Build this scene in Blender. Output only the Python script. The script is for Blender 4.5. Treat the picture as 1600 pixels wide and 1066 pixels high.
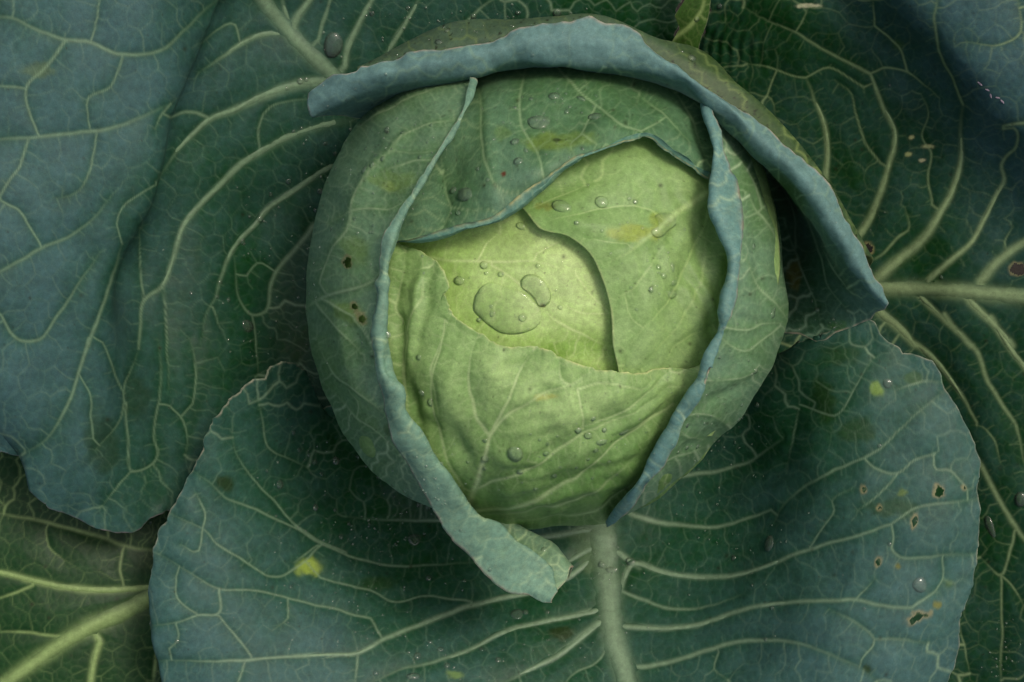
import bpy, math, random, heapq
import numpy as np
from mathutils import Vector, Matrix
from mathutils.geometry import delaunay_2d_cdt

for o in list(bpy.data.objects): bpy.data.objects.remove(o)
SC = bpy.context.scene; COL = SC.collection

# ------------------------------------------------------------------ units
S = 0.00024          # metres per unit; plan coordinates below are in these units
DC = 2700.0          # camera height above the reference level (units)
BASE = 640.0         # reference level above the soil
CX, CY = 800.0, 533.0

# ------------------------------------------------------------------ camera
cam = bpy.data.cameras.new('camera'); camo = bpy.data.objects.new('camera', cam); COL.objects.link(camo)
cam.sensor_width = 36; cam.lens = 36*DC/1600.0
camo.location = (0, 0, (DC+BASE)*S)
cam.clip_start = 0.01; cam.clip_end = 50
cam.dof.use_dof = True; cam.dof.focus_distance = (DC+20)*S; cam.dof.aperture_fstop = 36
SC.camera = camo

# ------------------------------------------------------------------ sky, sun, exposure
w = bpy.data.worlds.new("World"); SC.world = w; w.use_nodes = True
nt = w.node_tree; nt.nodes.clear()
sky = nt.nodes.new('ShaderNodeTexSky'); sky.sky_type = 'NISHITA'; sky.sun_disc = False
SUN_EL, SUN_AZ = 60, 50
sky.sun_elevation = math.radians(SUN_EL); sky.sun_rotation = math.radians(SUN_AZ)
sky.air_density = 1.0; sky.dust_density = 6.0; sky.ozone_density = 0.6
bg = nt.nodes.new('ShaderNodeBackground'); bg.inputs[1].default_value = 0.12
wo = nt.nodes.new('ShaderNodeOutputWorld')
nt.links.new(sky.outputs[0], bg.inputs[0]); nt.links.new(bg.outputs[0], wo.inputs[0])
sl = bpy.data.lights.new('sun', 'SUN'); sl.energy = 1.2; sl.angle = math.radians(13); sl.color = (1, 0.95, 0.86)
so = bpy.data.objects.new('sun', sl); COL.objects.link(so)
_el, _az = math.radians(SUN_EL), math.radians(SUN_AZ)
so.rotation_euler = Vector((math.sin(_az)*math.cos(_el), math.cos(_az)*math.cos(_el), math.sin(_el))).to_track_quat('Z', 'Y').to_euler()
so.location = (0.3, 0.3, 1.5)
SC.view_settings.view_transform = 'Standard'; SC.view_settings.look = 'None'
SC.view_settings.exposure = -0.05; SC.view_settings.gamma = 1.0
SC.render.engine = 'CYCLES'

# ------------------------------------------------------------------ helpers
ORIGIN = np.array([(853-CX)*S, -(455-CY)*S, 0.0])
def world(x, y, z):
    k = (DC - z)/DC
    return np.stack([(x-CX)*k*S, -(y-CY)*k*S, (z+BASE)*S], -1)

def vnoise(x, y, sc, seed):
    x = np.asarray(x, float)/sc + 1000.0; y = np.asarray(y, float)/sc + 1000.0
    g = np.random.RandomState(seed).rand(256, 256)*2-1
    xi = np.floor(x).astype(int); yi = np.floor(y).astype(int)
    fx = x-xi; fy = y-yi; fx = fx*fx*(3-2*fx); fy = fy*fy*(3-2*fy)
    a = g[yi % 256, xi % 256]; b = g[yi % 256, (xi+1) % 256]
    c = g[(yi+1) % 256, xi % 256]; d = g[(yi+1) % 256, (xi+1) % 256]
    return (a*(1-fx)+b*fx)*(1-fy)+(c*(1-fx)+d*fx)*fy
def fbm(x, y, sc, seed, n=4):
    r = 0; a = 1; t = 0
    for i in range(n):
        r = r + a*vnoise(x, y, sc, seed+i); t += a; a *= .5; sc *= .5
    return r/t

HC = (853., 457., 377., 359., -130., 262.)
# outline of the head, seen from above
_o = np.array([(479,460),(484,540),(510,625),(552,700),(610,762),(690,803),(790,820),(850,824),(950,818),(1010,790),(1070,745),(1120,690),(1160,650),(1190,600),(1216,555),(1232,500),(1228,440),(1219,370),(1200,300),(1160,215),(1112,150),(1040,104),(960,84),(850,78),(780,88),(728,106),(640,126),(578,173),(528,246),(502,313),(485,388)], float)
_a = np.arctan2(_o[:, 1]-HC[1], _o[:, 0]-HC[0]); _r = np.hypot(_o[:, 0]-HC[0], _o[:, 1]-HC[1]); _i = np.argsort(_a)
_t = np.linspace(-math.pi, math.pi, 721)
_R = np.interp(_t, _a[_i], _r[_i], period=2*np.pi)
for _ in range(40): _R[:-1] = (np.roll(_R[:-1], 1)+_R[:-1]*2+np.roll(_R[:-1], -1))/4
_R[-1] = _R[0]; _R *= 1.018
def Hf(x, y):
    dx, dy = np.asarray(x, float)-HC[0], np.asarray(y, float)-HC[1]
    r = np.hypot(dx, dy)/np.interp(np.arctan2(dy, dx), _t, _R)
    return HC[4] + HC[5]*np.sqrt(np.maximum(0, 1-r**2.7))

VIEWS = {'A': (0, 0, 1.974), 'B': (460, 0, 1.974), 'C': (1000, 0, 1.9737), 'D': (0, 530, 1.989),
         'E': (460, 500, 1.8836), 'F': (1000, 500, 1.8836), 'G': (580, 280, 2.665), 'O': (0, 0, 1.0)}
def pts(s, head=False, four=False):
    """'V x,y[,z] ...' -> array; V names the magnified survey sheet the numbers were read from"""
    tk = s.split(); out = []; v = VIEWS['O']
    for t in tk:
        if t in VIEWS: v = VIEWS[t]; continue
        q = t.split(',')
        x = v[0]+float(q[0])/v[2]; y = v[1]+float(q[1])/v[2]
        if len(q) > 2:
            z = q[2]
            if z[0] == 'a': z = float(z[1:]) - (float(Hf(x, y)) if head else 0)
            else: z = float(z)
            out.append((x, y, z, z+float(Hf(x, y))) if four else (x, y, z))
        else: out.append((x, y))
    return np.array(out, float)

def hermite(P, t, te):
    """non-uniform Catmull-Rom of P (K,...) with knots t at te"""
    K = len(t); P = np.asarray(P, float); sh = P.shape[1:]
    P2 = P.reshape(K, -1)
    if K == 2:
        f = ((te-t[0])/(t[1]-t[0]))[:, None]
        return (P2[0]*(1-f)+P2[1]*f).reshape((len(te),)+sh)
    dt = np.diff(t)[:, None]; sl = np.diff(P2, axis=0)/dt
    T = np.empty_like(P2)
    T[1:-1] = (sl[:-1]*dt[1:]+sl[1:]*dt[:-1])/(dt[1:]+dt[:-1])
    T[0] = sl[0]; T[-1] = sl[-1]
    i = np.clip(np.searchsorted(t, te, side='right')-1, 0, K-2)
    h = (t[i+1]-t[i])[:, None]; s = (te-t[i])[:, None]/h
    s2 = s*s; s3 = s2*s
    r = (2*s3-3*s2+1)*P2[i]+(s3-2*s2+s)*h*T[i]+(-2*s3+3*s2)*P2[i+1]+(s3-s2)*h*T[i+1]
    return r.reshape((len(te),)+sh)

def resample(P, n, smooth=True):
    d = np.r_[0, np.cumsum(np.hypot(np.diff(P[:, 0]), np.diff(P[:, 1]))+1e-6)]
    if smooth and len(P) > 2:
        te = np.linspace(0, d[-1], n*3); Q = hermite(P, d, te)
        d2 = np.r_[0, np.cumsum(np.hypot(np.diff(Q[:, 0]), np.diff(Q[:, 1]))+1e-6)]
        tt = np.linspace(0, d2[-1], n)
        return np.stack([np.interp(tt, d2, Q[:, k]) for k in range(P.shape[1])], 1)
    tt = np.linspace(0, d[-1], n)
    return np.stack([np.interp(tt, d, P[:, k]) for k in range(P.shape[1])], 1)

def loft(curves, n, step, head, edges):
    R = np.stack([resample(pts(c, head, head), n) for c in curves])          # K,n,3
    kd = [0]
    for a, b in zip(R[:-1], R[1:]):
        kd.append(kd[-1] + max(4, float(np.mean(np.sqrt((a[:, 0]-b[:, 0])**2+(a[:, 1]-b[:, 1])**2+.5*(a[:, 2]-b[:, 2])**2)))))
    kd = np.array(kd); m = max(8, int(kd[-1]/step))
    te = np.linspace(0, kd[-1], m)
    G = hermite(R, kd, te)                                             # m,n,3
    u = np.linspace(0, 1, n)[None, :]; v = (te/kd[-1])[:, None]
    for k, (s, fall) in edges.items():
        E = pts(s)[:, :2]
        if k in ('u0', 'u1'):
            c = G[:, 0 if k == 'u0' else -1, :2]
            L = np.r_[0, np.cumsum(np.hypot(*np.diff(c, axis=0).T))]; L = L/L[-1]
            d = np.r_[0, np.cumsum(np.hypot(*np.diff(E, axis=0).T))]; d /= d[-1]
            T = np.stack([np.interp(L, d, E[:, 0]), np.interp(L, d, E[:, 1])], 1)
            f = np.exp(-((u if k == 'u0' else 1-u)/fall)**2)
            G[..., :2] += (T-c)[:, None, :]*f[..., None]
        else:
            c = G[0 if k == 'v0' else -1, :, :2]
            d = np.r_[0, np.cumsum(np.hypot(*np.diff(E, axis=0).T))]; d /= d[-1]
            L = np.r_[0, np.cumsum(np.hypot(*np.diff(c, axis=0).T))]; L = L/L[-1]
            T = np.stack([np.interp(L, d, E[:, 0]), np.interp(L, d, E[:, 1])], 1)
            f = np.exp(-((v if k == 'v0' else 1-v)/fall)**2)
            G[..., :2] += (T-c)[None]*f[..., None]
    return G, u, v, kd/kd[-1]

def polylines(spec):
    """'sheet w0 w1: x,y x,y ...' lines -> list of (P, w0, w1) in plan units"""
    out = []
    for ln in spec.strip().split('\n'):
        ln = ln.strip()
        if not ln: continue
        h, b = ln.split(':'); h = h.split()
        P = pts(h[0]+' '+b)
        n = max(3, int(np.sum(np.hypot(*np.diff(P, axis=0).T))/7))
        out.append((resample(P, n), float(h[1]), float(h[2])))
    res = []
    for k, (P, w0, w1) in enumerate(out):
        joined = [False, False]
        for e in (0, 1):
            q = P[0] if e == 0 else P[-1]; best = (46., None)
            for k2, (P2, a2, b2) in enumerate(out):
                if k2 == k or max(a2, b2) < (w0, w1)[e]*.8: continue
                d = np.hypot(*(P2-q).T); i = int(np.argmin(d))
                if d[i] < best[0]: best = (d[i], P2[i])
            if best[1] is not None and best[0] > 6:
                tg = (P[0]-P[min(3, len(P)-1)]) if e == 0 else (P[-1]-P[max(-4, -len(P))]); ev = best[1]-q
                if np.dot(tg, ev) < .55*np.hypot(*tg)*np.hypot(*ev): best = (99, None)
            if best[1] is not None:
                joined[e] = True
                if best[0] > 1.5:
                    n = max(1, int(best[0]/6)); f = np.linspace(0, 1, n+1)[1:, None]; ext = q*(1-f)+best[1]*f
                    P = np.vstack([ext[::-1], P]) if e == 0 else np.vstack([P, ext])
        res.append((P, w0*.88, w1*.88, joined[1], joined[0]))
    return res

def network(veins, box, spacing, seed, fine=False):
    """hierarchical reticulate venation: a Voronoi graph drained into the main veins"""
    rs = np.random.RandomState(seed)
    x0, y0, x1, y1 = box; P = []
    nx = int((x1-x0)/spacing)+2; ny = int((y1-y0)/spacing)+2
    for j in range(ny):
        for i in range(nx):
            P.append((x0+(i+.5*(j % 2)+rs.uniform(-.42, .42))*spacing, y0+(j+rs.uniform(-.42, .42))*spacing))
    r = delaunay_2d_cdt([Vector(p) for p in P], [], [], 0, 1e-6)
    V = np.array([tuple(v) for v in r[0]]); F = np.array(r[2])
    A, B, C = V[F[:, 0]], V[F[:, 1]], V[F[:, 2]]
    N = (A+B+C)/3.0                               # cell corners
    em = {}; adj = [[] for _ in F]
    for fi, f in enumerate(F):
        for k in range(3):
            e = tuple(sorted((int(f[k]), int(f[(k+1) % 3]))))
            if e in em:
                o = em[e]; L = float(np.hypot(*(N[fi]-N[o])))*rs.uniform(.8, 1.3); adj[fi].append((o, L)); adj[o].append((fi, L))
            else: em[e] = fi
    VP = np.concatenate([v[0] for v in veins]); VW = np.concatenate([np.linspace(v[1], v[2], len(v[0])) for v in veins])
    dist = np.full(len(N), 1e9); par = np.full(len(N), -1); near = np.zeros(len(N), int)
    hq = []
    for i, p in enumerate(N):
        d = (VP[:, 0]-p[0])**2+(VP[:, 1]-p[1])**2; k = int(np.argmin(d)); near[i] = k; d = {k: math.sqrt(d[k])}
        if d[k] < spacing*.62: dist[i] = d[k]; hq.append((d[k], i))
    heapq.heapify(hq); order = []; done = np.zeros(len(N), bool)
    while hq:
        d, i = heapq.heappop(hq)
        if done[i]: continue
        done[i] = True; order.append(i)
        for j, L in adj[i]:
            if not done[j] and d+L < dist[j]: dist[j] = d+L; par[j] = i; heapq.heappush(hq, (d+L, j))
    cnt = np.ones(len(N))
    for i in reversed(order):
        if par[i] >= 0: cnt[par[i]] += cnt[i]
    segs = []
    def add(a, b, w, s):
        L = np.hypot(*(b-a)); nrm = np.array([-(b-a)[1], (b-a)[0]])/max(L, 1e-6)
        m = (a+b)/2+nrm*L*rs.uniform(-.13, .13)
        segs.append((a, m, w, w, s)); segs.append((m, b, w, w, s))
    for i in range(len(N)):
        if par[i] >= 0:
            n = cnt[i]; add(N[i], N[par[i]], min(2.2, .95+.2*math.sqrt(n)), min(.85, .12+.125*math.sqrt(n)))
        elif done[i]: add(N[i], VP[near[i]], min(2.2, .95+.2*math.sqrt(cnt[i])), min(.85, .13+.125*math.sqrt(cnt[i])))
        for j, L in adj[i]:
            if j > i and par[i] != j and par[j] != i and not (par[i] < 0 and par[j] < 0): add(N[i], N[j], .9, .17)
    return segs

class Raster:
    def __init__(s, box):
        s.x0, s.y0 = int(box[0]), int(box[1]); s.w = int(box[2]-box[0])+1; s.h = int(box[3]-box[1])+1
        s.I = np.zeros((s.h, s.w), np.float32); s.D = np.full((s.h, s.w), 30., np.float32); s.B = np.full((s.h, s.w), 60., np.float32)
    def seg(s, a, b, w0, w1, st, big=False, m=0):
        m = m or (46 if big else 24)
        X0 = max(0, int(min(a[0], b[0])-m)-s.x0); X1 = min(s.w, int(max(a[0], b[0])+m)-s.x0)
        Y0 = max(0, int(min(a[1], b[1])-m)-s.y0); Y1 = min(s.h, int(max(a[1], b[1])+m)-s.y0)
        if X1 <= X0 or Y1 <= Y0: return
        yy, xx = np.mgrid[Y0:Y1, X0:X1]; xx = xx+s.x0-a[0]; yy = yy+s.y0-a[1]
        dx, dy = b[0]-a[0], b[1]-a[1]; L2 = dx*dx+dy*dy+1e-9
        t = np.clip((xx*dx+yy*dy)/L2, 0, 1); d = np.hypot(xx-t*dx, yy-t*dy); w = w0+(w1-w0)*t
        I = st*np.exp(-(d/w)**2*.9)
        v = s.I[Y0:Y1, X0:X1]; np.maximum(v, I, out=v)
        v = s.D[Y0:Y1, X0:X1]; np.minimum(v, d+(1-st)*8, out=v)
        if big: v = s.B[Y0:Y1, X0:X1]; np.minimum(v, np.maximum(0, d-w), out=v)
    def get(s, F, x, y):
        x = np.clip(x-s.x0, 0, s.w-1.001); y = np.clip(y-s.y0, 0, s.h-1.001)
        xi = x.astype(int); yi = y.astype(int); fx = x-xi; fy = y-yi
        xj = np.minimum(xi+1, s.w-1); yj = np.minimum(yi+1, s.h-1)
        return (F[yi, xi]*(1-fx)+F[yi, xj]*fx)*(1-fy)+(F[yj, xi]*(1-fx)+F[yj, xj]*fx)*fy

def idw(ctrl, x, y, p=2.5):
    c = np.array(ctrl, float); num = 0; den = 0
    for a, b, v in c:
        w = 1/(((x-a)**2+(y-b)**2)+900)**(p/2)
        num = num+w*v; den = den+w
    return num/den

def mesh_from_grid(name, X, cols, extra_faces_mask=None, attrs=None):
    m, n = X.shape[:2]
    idx = np.arange(m*n).reshape(m, n)
    q = np.stack([idx[:-1, :-1], idx[:-1, 1:], idx[1:, 1:], idx[1:, :-1]], -1)
    if extra_faces_mask is not None: q = q[extra_faces_mask]
    return X.reshape(-1, 3), q.reshape(-1, 4), cols.reshape(-1, 3)

def make_mesh(name, V, Q, C, mat, extra=None):
    me = bpy.data.meshes.new(name)
    me.vertices.add(len(V)); me.vertices.foreach_set('co', np.ascontiguousarray(V, np.float32).ravel())
    k = Q.shape[1]
    me.loops.add(len(Q)*k); me.loops.foreach_set('vertex_index', np.ascontiguousarray(Q, np.int32).ravel())
    me.polygons.add(len(Q)); me.polygons.foreach_set('loop_start', np.arange(0, len(Q)*k, k, dtype=np.int32))
    me.polygons.foreach_set('loop_total', np.full(len(Q), k, np.int32))
    me.polygons.foreach_set('use_smooth', np.ones(len(Q), bool))
    if C is not None:
        a = me.attributes.new('tint', 'FLOAT_COLOR', 'POINT')
        a.data.foreach_set('color', np.concatenate([C, np.ones((len(C), 1))], 1).astype(np.float32).ravel())
    for nm, arr in (extra or {}).items():
        a = me.attributes.new(nm, 'FLOAT', 'POINT'); a.data.foreach_set('value', np.asarray(arr, np.float32).ravel())
    me.update(); me.validate(); me.materials.append(mat)
    return me

def link(name, me, parent=None, **props):
    o = bpy.data.objects.new(name, me); COL.objects.link(o)
    if parent: o.parent = parent
    for k, v in props.items(): o[k] = v
    return o

# ------------------------------------------------------------------ materials
def leaf_material(name, rough, fine):
    m = bpy.data.materials.new(name); m.use_nodes = True; t = m.node_tree; N = t.nodes; L = t.links
    b = N['Principled BSDF']
    at = N.new('ShaderNodeAttribute'); at.attribute_name = 'tint'
    bl = N.new('ShaderNodeAttribute'); bl.attribute_name = 'bloom'
    tc = N.new('ShaderNodeTexCoord')
    n1 = N.new('ShaderNodeTexNoise'); n1.inputs['Scale'].default_value = 420; n1.inputs['Detail'].default_value = 6; n1.inputs['Roughness'].default_value = .65
    n2 = N.new('ShaderNodeTexNoise'); n2.inputs['Scale'].default_value = 2600; n2.inputs['Detail'].default_value = 3
    vo = N.new('ShaderNodeTexVoronoi'); vo.feature = 'DISTANCE_TO_EDGE'; vo.inputs['Scale'].default_value = 480; vo.inputs['Randomness'].default_value = 1
    wn = N.new('ShaderNodeTexNoise'); wn.inputs['Scale'].default_value = 260; wn.inputs['Detail'].default_value = 3
    wm = N.new('ShaderNodeMix'); wm.data_type = 'VECTOR'; wm.inputs[0].default_value = .012
    L.new(tc.outputs['Object'], wm.inputs[4]); L.new(wn.outputs['Color'], wm.inputs[5]); L.new(tc.outputs['Object'], wn.inputs['Vector'])
    L.new(wm.outputs[1], vo.inputs['Vector'])
    for n in (n1, n2): L.new(tc.outputs['Object'], n.inputs['Vector'])
    # fine ladder of hairline veins
    ve = N.new('ShaderNodeMapRange'); ve.inputs[1].default_value = 0; ve.inputs[2].default_value = .09; ve.inputs[3].default_value = 1; ve.inputs[4].default_value = 0
    L.new(vo.outputs['Distance'], ve.inputs[0])
    r1 = N.new('ShaderNodeMapRange'); r1.inputs[1].default_value = .3; r1.inputs[2].default_value = .7; r1.inputs[3].default_value = .82; r1.inputs[4].default_value = 1.18
    L.new(n1.outputs['Fac'], r1.inputs[0])
    r2 = N.new('ShaderNodeMapRange'); r2.inputs[1].default_value = .3; r2.inputs[2].default_value = .7; r2.inputs[3].default_value = .88; r2.inputs[4].default_value = 1.12
    L.new(n2.outputs['Fac'], r2.inputs[0])
    mu = N.new('ShaderNodeMath'); mu.operation = 'MULTIPLY'; L.new(r1.outputs[0], mu.inputs[0]); L.new(r2.outputs[0], mu.inputs[1])
    ml = N.new('ShaderNodeMath'); ml.operation = 'MULTIPLY_ADD'; L.new(ve.outputs[0], ml.inputs[0]); ml.inputs[1].default_value = fine; L.new(mu.outputs[0], ml.inputs[2])
    vm = N.new('ShaderNodeVectorMath'); vm.operation = 'SCALE'; L.new(at.outputs['Color'], vm.inputs[0]); L.new(ml.outputs[0], vm.inputs['Scale'])
    L.new(vm.outputs[0], b.inputs['Base Color'])
    rr = N.new('ShaderNodeMapRange'); rr.inputs[3].default_value = rough-.1; rr.inputs[4].default_value = rough+.14
    L.new(bl.outputs['Fac'], rr.inputs[0]); L.new(rr.outputs[0], b.inputs['Roughness'])
    b.inputs['Specular IOR Level'].default_value = .28
    bu = N.new('ShaderNodeBump'); bu.inputs['Strength'].default_value = .35; bu.inputs['Distance'].default_value = .00035
    ba = N.new('ShaderNodeMath'); ba.operation = 'MULTIPLY_ADD'; L.new(ve.outputs[0], ba.inputs[0]); ba.inputs[1].default_value = -.08; L.new(n1.outputs['Fac'], ba.inputs[2])
    L.new(ba.outputs[0], bu.inputs['Height']); L.new(bu.outputs[0], b.inputs['Normal'])
    # thin living tissue: some light passes
    tr = N.new('ShaderNodeBsdfTranslucent'); L.new(vm.outputs[0], tr.inputs['Color'])
    mx = N.new('ShaderNodeMixShader'); mx.inputs[0].default_value = .16
    L.new(b.outputs[0], mx.inputs[1]); L.new(tr.outputs[0], mx.inputs[2]); L.new(mx.outputs[0], N['Material Output'].inputs[0])
    return m
M_OUT = leaf_material('waxy outer leaf', .52, .05)
M_HEAD = leaf_material('head leaf', .44, .04)
def water_material(name='water', painted_sheen=.045):
    m = bpy.data.materials.new(name); m.use_nodes = True; t = m.node_tree; N = t.nodes; L = t.links; N.remove(N['Principled BSDF'])
    fr = N.new('ShaderNodeFresnel'); fr.inputs['IOR'].default_value = 1.4
    gl = N.new('ShaderNodeBsdfGlossy'); gl.inputs['Roughness'].default_value = .015; gl.inputs['Color'].default_value = (1, 1, 1, 1)
    rf = N.new('ShaderNodeBsdfRefraction'); rf.inputs['IOR'].default_value = 1.333; rf.inputs['Roughness'].default_value = 0
    tp = N.new('ShaderNodeBsdfTransparent'); m1 = N.new('ShaderNodeMixShader'); m1.inputs[0].default_value = .7; m2 = N.new('ShaderNodeMixShader')
    L.new(rf.outputs[0], m1.inputs[1]); L.new(tp.outputs[0], m1.inputs[2])
    L.new(fr.outputs[0], m2.inputs[0]); L.new(m1.outputs[0], m2.inputs[1]); L.new(gl.outputs[0], m2.inputs[2])
    df_ = N.new('ShaderNodeBsdfDiffuse'); df_.inputs[0].default_value = (.78, .95, .72, 1); m3 = N.new('ShaderNodeMixShader'); m3.inputs[0].default_value = painted_sheen   # pale diffuse brightens the bead, painted in for its silvery sheen
    L.new(m2.outputs[0], m3.inputs[1]); L.new(df_.outputs[0], m3.inputs[2]); L.new(m3.outputs[0], N['Material Output'].inputs[0])
    return m
M_WATER = water_material(); M_SPRAY = water_material('fine water', .13)  # spray carries more of the painted pale sheen, so specks read white
def soil_material():
    m = bpy.data.materials.new('damp soil'); m.use_nodes = True; t = m.node_tree; N = t.nodes; L = t.links; b = N['Principled BSDF']
    tc = N.new('ShaderNodeTexCoord'); n = N.new('ShaderNodeTexNoise'); n.inputs['Scale'].default_value = 90; n.inputs['Detail'].default_value = 8
    L.new(tc.outputs['Object'], n.inputs['Vector'])
    r = N.new('ShaderNodeValToRGB'); r.color_ramp.elements[0].color = (.008, .007, .005, 1); r.color_ramp.elements[1].color = (.035, .028, .02, 1)
    L.new(n.outputs['Fac'], r.inputs[0]); L.new(r.outputs[0], b.inputs['Base Color']); b.inputs['Roughness'].default_value = .9
    bu = N.new('ShaderNodeBump'); bu.inputs['Distance'].default_value = .004; L.new(n.outputs['Fac'], bu.inputs['Height']); L.new(bu.outputs[0], b.inputs['Normal'])
    return m
M_SOIL = soil_material()

# ------------------------------------------------------------------ soil
g = np.linspace(-1, 1, 241); gx, gy = np.meshgrid(g, g)
k = np.sign(gx)*np.abs(gx)**2.4*3; k2 = np.sign(gy)*np.abs(gy)**2.4*3
zz = fbm(k*1000, k2*1000, 30, 900, 5)*.010 - .012
V, Q, _ = mesh_from_grid('soil', np.stack([k, k2, zz], -1), np.zeros((241, 241, 3)))
link('soil', make_mesh('soil', V, Q, None, M_SOIL), kind='structure')

# ------------------------------------------------------------------ the plant
plant = bpy.data.objects.new('cabbage_plant', None); COL.objects.link(plant)
plant.location = Vector(ORIGIN); plant.empty_display_size = .05
plant['label'] = 'green cabbage with a tight pale head among big blue green outer leaves'
plant['category'] = 'cabbage'

TOP = {}   # survey of the topmost surface, for resting drops on it
CELL = 3
TW, TH = 2100//CELL, 1600//CELL; OX, OY = -250, -250
TZ = np.full((TH, TW), -1e9); TNn = np.zeros((TH, TW, 3)); TID = np.full((TH, TW), -1)
def survey(X, Y, Z, Nn, lid):
    xi = ((X-OX)/CELL).astype(int).ravel(); yi = ((Y-OY)/CELL).astype(int).ravel(); z = Z.ravel(); n = Nn.reshape(-1, 3)
    ok = (xi >= 0) & (xi < TW) & (yi >= 0) & (yi < TH); xi, yi, z, n = xi[ok], yi[ok], z[ok], n[ok]
    o = np.argsort(z); xi, yi, z, n = xi[o], yi[o], z[o], n[o]
    lz = np.full((TH, TW), -1e9); ln = np.zeros((TH, TW, 3)); lz[yi, xi] = z; ln[yi, xi] = n
    up = lz > TZ; TZ[up] = lz[up]; TNn[up] = ln[up]; TID[up] = lid
    return lz

def srgb(*c):
    c = np.array(c)/255.
    return np.where(c <= .04045, c/12.92, ((c+.055)/1.055)**2.4)

LEAVES = []
def leaf(name, label, curves, veins='', step=2.0, n=None, head=False, edges={}, green=(40, 74, 40), bloomc=(84, 112, 112), vein=(140, 160, 120),
         edge=(150, 150, 125), bloom=[(0, 0, .5)], net=30, puff=4.0, lump=(0, 40), patches=[], holes=[], wav=0, wavf=26, speck=0, mat=None,
         netgain=1.0, ribmin=4.6, relief=1.0, ripple=None, streak=None, bloomn=.2, seed=None, rimedges=('u0', 'u1', 'v0', 'v1'), flip=False, dots=260, zblend=None, ewav=0, bumps=[], fnet=.3, rimk=None, rimc=(106, 142, 136)):
    lid = len(LEAVES); seed = 11+lid*17 if seed is None else seed
    C0 = [pts(c, head) for c in curves]
    if n is None: n = int(max(np.sum(np.hypot(*np.diff(c[:, :2], axis=0).T)) for c in C0)/step)
    G, u, v, kf = loft(curves, n, step, head, edges)
    x, y, d = G[..., 0].copy(), G[..., 1].copy(), G[..., 2].copy()
    if wav:   # crinkled free margin (v = 1)
        f = np.exp(-((1-v)/.05)**2)
        L = np.r_[0, np.cumsum(np.hypot(np.diff(x[-1]), np.diff(y[-1])))][None, :]
        tx = np.gradient(x[-1]); ty = np.gradient(y[-1]); tl = np.hypot(tx, ty)+1e-6
        a = wav*fbm(L, L*0+7, wavf, seed+3, 3)+ .5*wav*np.abs(vnoise(L, L*0+3, wavf*.7, seed+5))
        x += f*a*(-ty/tl)[None]; y += f*a*(tx/tl)[None]; d = d+f*1.2*wav*fbm(L, L*0+50, wavf*1.6, seed+9, 3)
    if ewav:
        for uu, col in ((u, 0), (1-u, -1)):
            xe, ye = x[:, col:(col+1) or None], y[:, col:(col+1) or None]
            f = np.exp(-(uu/.012)**2); L = np.r_[0, np.cumsum(np.hypot(np.diff(xe[:, 0]), np.diff(ye[:, 0])))][:, None]
            a = ewav*(fbm(L, L*0+5+col, 34, seed+4, 2)+.6*fbm(L, L*0+9+col, 9, seed+6, 3)); x = x+f*a*.8; y = y+f*a*.6; d = d+f*ewav*2*fbm(L, L*0+30, 40, seed+8, 2)
    if not head: d = np.where(d < -170, -170+(d+170)*1.5, d)
    z = d+(Hf(x, y) if head else 0)
    if zblend:
        t_ = np.clip((G[..., 1]-zblend[0])/(zblend[1]-zblend[0]), 0, 1); t_ = t_*t_*(3-2*t_); z = z*(1-t_)+(G[..., 3]+d-G[..., 2])*t_
    box = (max(-230, x.min()-5), max(-230, y.min()-5), min(1830, x.max()+5), min(1300, y.max()+5))
    R = Raster(box); vv = polylines(veins) if veins else []
    for P, w0, w1, je, js in vv:
        ww = np.linspace(w0, w1, len(P))
        for i in range(len(P)-1):
            fade = 1 if je else .18+.82*min(1, (len(P)-1-i)/(.45*len(P)))
            if not js and ww[0] < 3: fade = min(fade, .18+.82*min(1, i/(.35*len(P))))
            R.seg(P[i], P[i+1], ww[i]*(.8+.2*fade), ww[i+1]*(.8+.2*fade), min(.95, .5+.11*ww[i])*fade, True)
    for sg in network(vv or [(np.array([[box[0], box[1]], [box[2], box[3]]]), 2, 2, 0, 0)], box, net, seed): R.seg(sg[0], sg[1], sg[2]*.95, sg[3]*.95, sg[4]*netgain*.92)
    if fnet:
        nb = (max(box[0], -20), max(box[1], -20), min(box[2], 1620), min(box[3], 1086))
        for sg in network(vv or [(np.array([[box[0], box[1]], [box[2], box[3]]]), 2, 2, 0, 0)], nb, net*.42, seed+1): R.seg(sg[0], sg[1], .95, .95, sg[4]*fnet, False, 5)
    wx = x+1.9*fbm(x, y, 26, seed+20, 2); wy = y+1.9*fbm(x, y, 26, seed+30, 2)
    I = R.get(R.I, wx, wy); D = R.get(R.D, wx, wy); Bd = R.get(R.B, wx, wy)
    # ---- relief
    dz = puff*(.5 if head else .3)*(1-np.exp(-D/11.))*relief + puff*.8*(1-np.exp(-Bd/26.)) + relief*.7*I
    if lump[0]: dz = dz+lump[0]*fbm(x, y, lump[1], seed+40, 2)
    dz = dz+(.4 if head else .45)*fbm(x, y, 18, seed+50, 2)
    if rimk is not None:
        rf_ = 1/(1+np.exp(-(v-kf[rimk]+.01)/.01)); dz = dz+rf_*(2.4*fbm(x, y, 27, seed+180, 3)+2.0*np.abs(fbm(x, y, 46, seed+181, 2)))
    for (cx, cy, rx, ry, ang, amp) in bumps:
        ca, sa = math.cos(math.radians(ang)), math.sin(math.radians(ang))
        a_ = (x-cx)*ca+(y-cy)*sa; b_ = -(x-cx)*sa+(y-cy)*ca
        dz = dz+amp*np.exp(-(a_/rx)**2-(b_/ry)**2)
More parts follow.
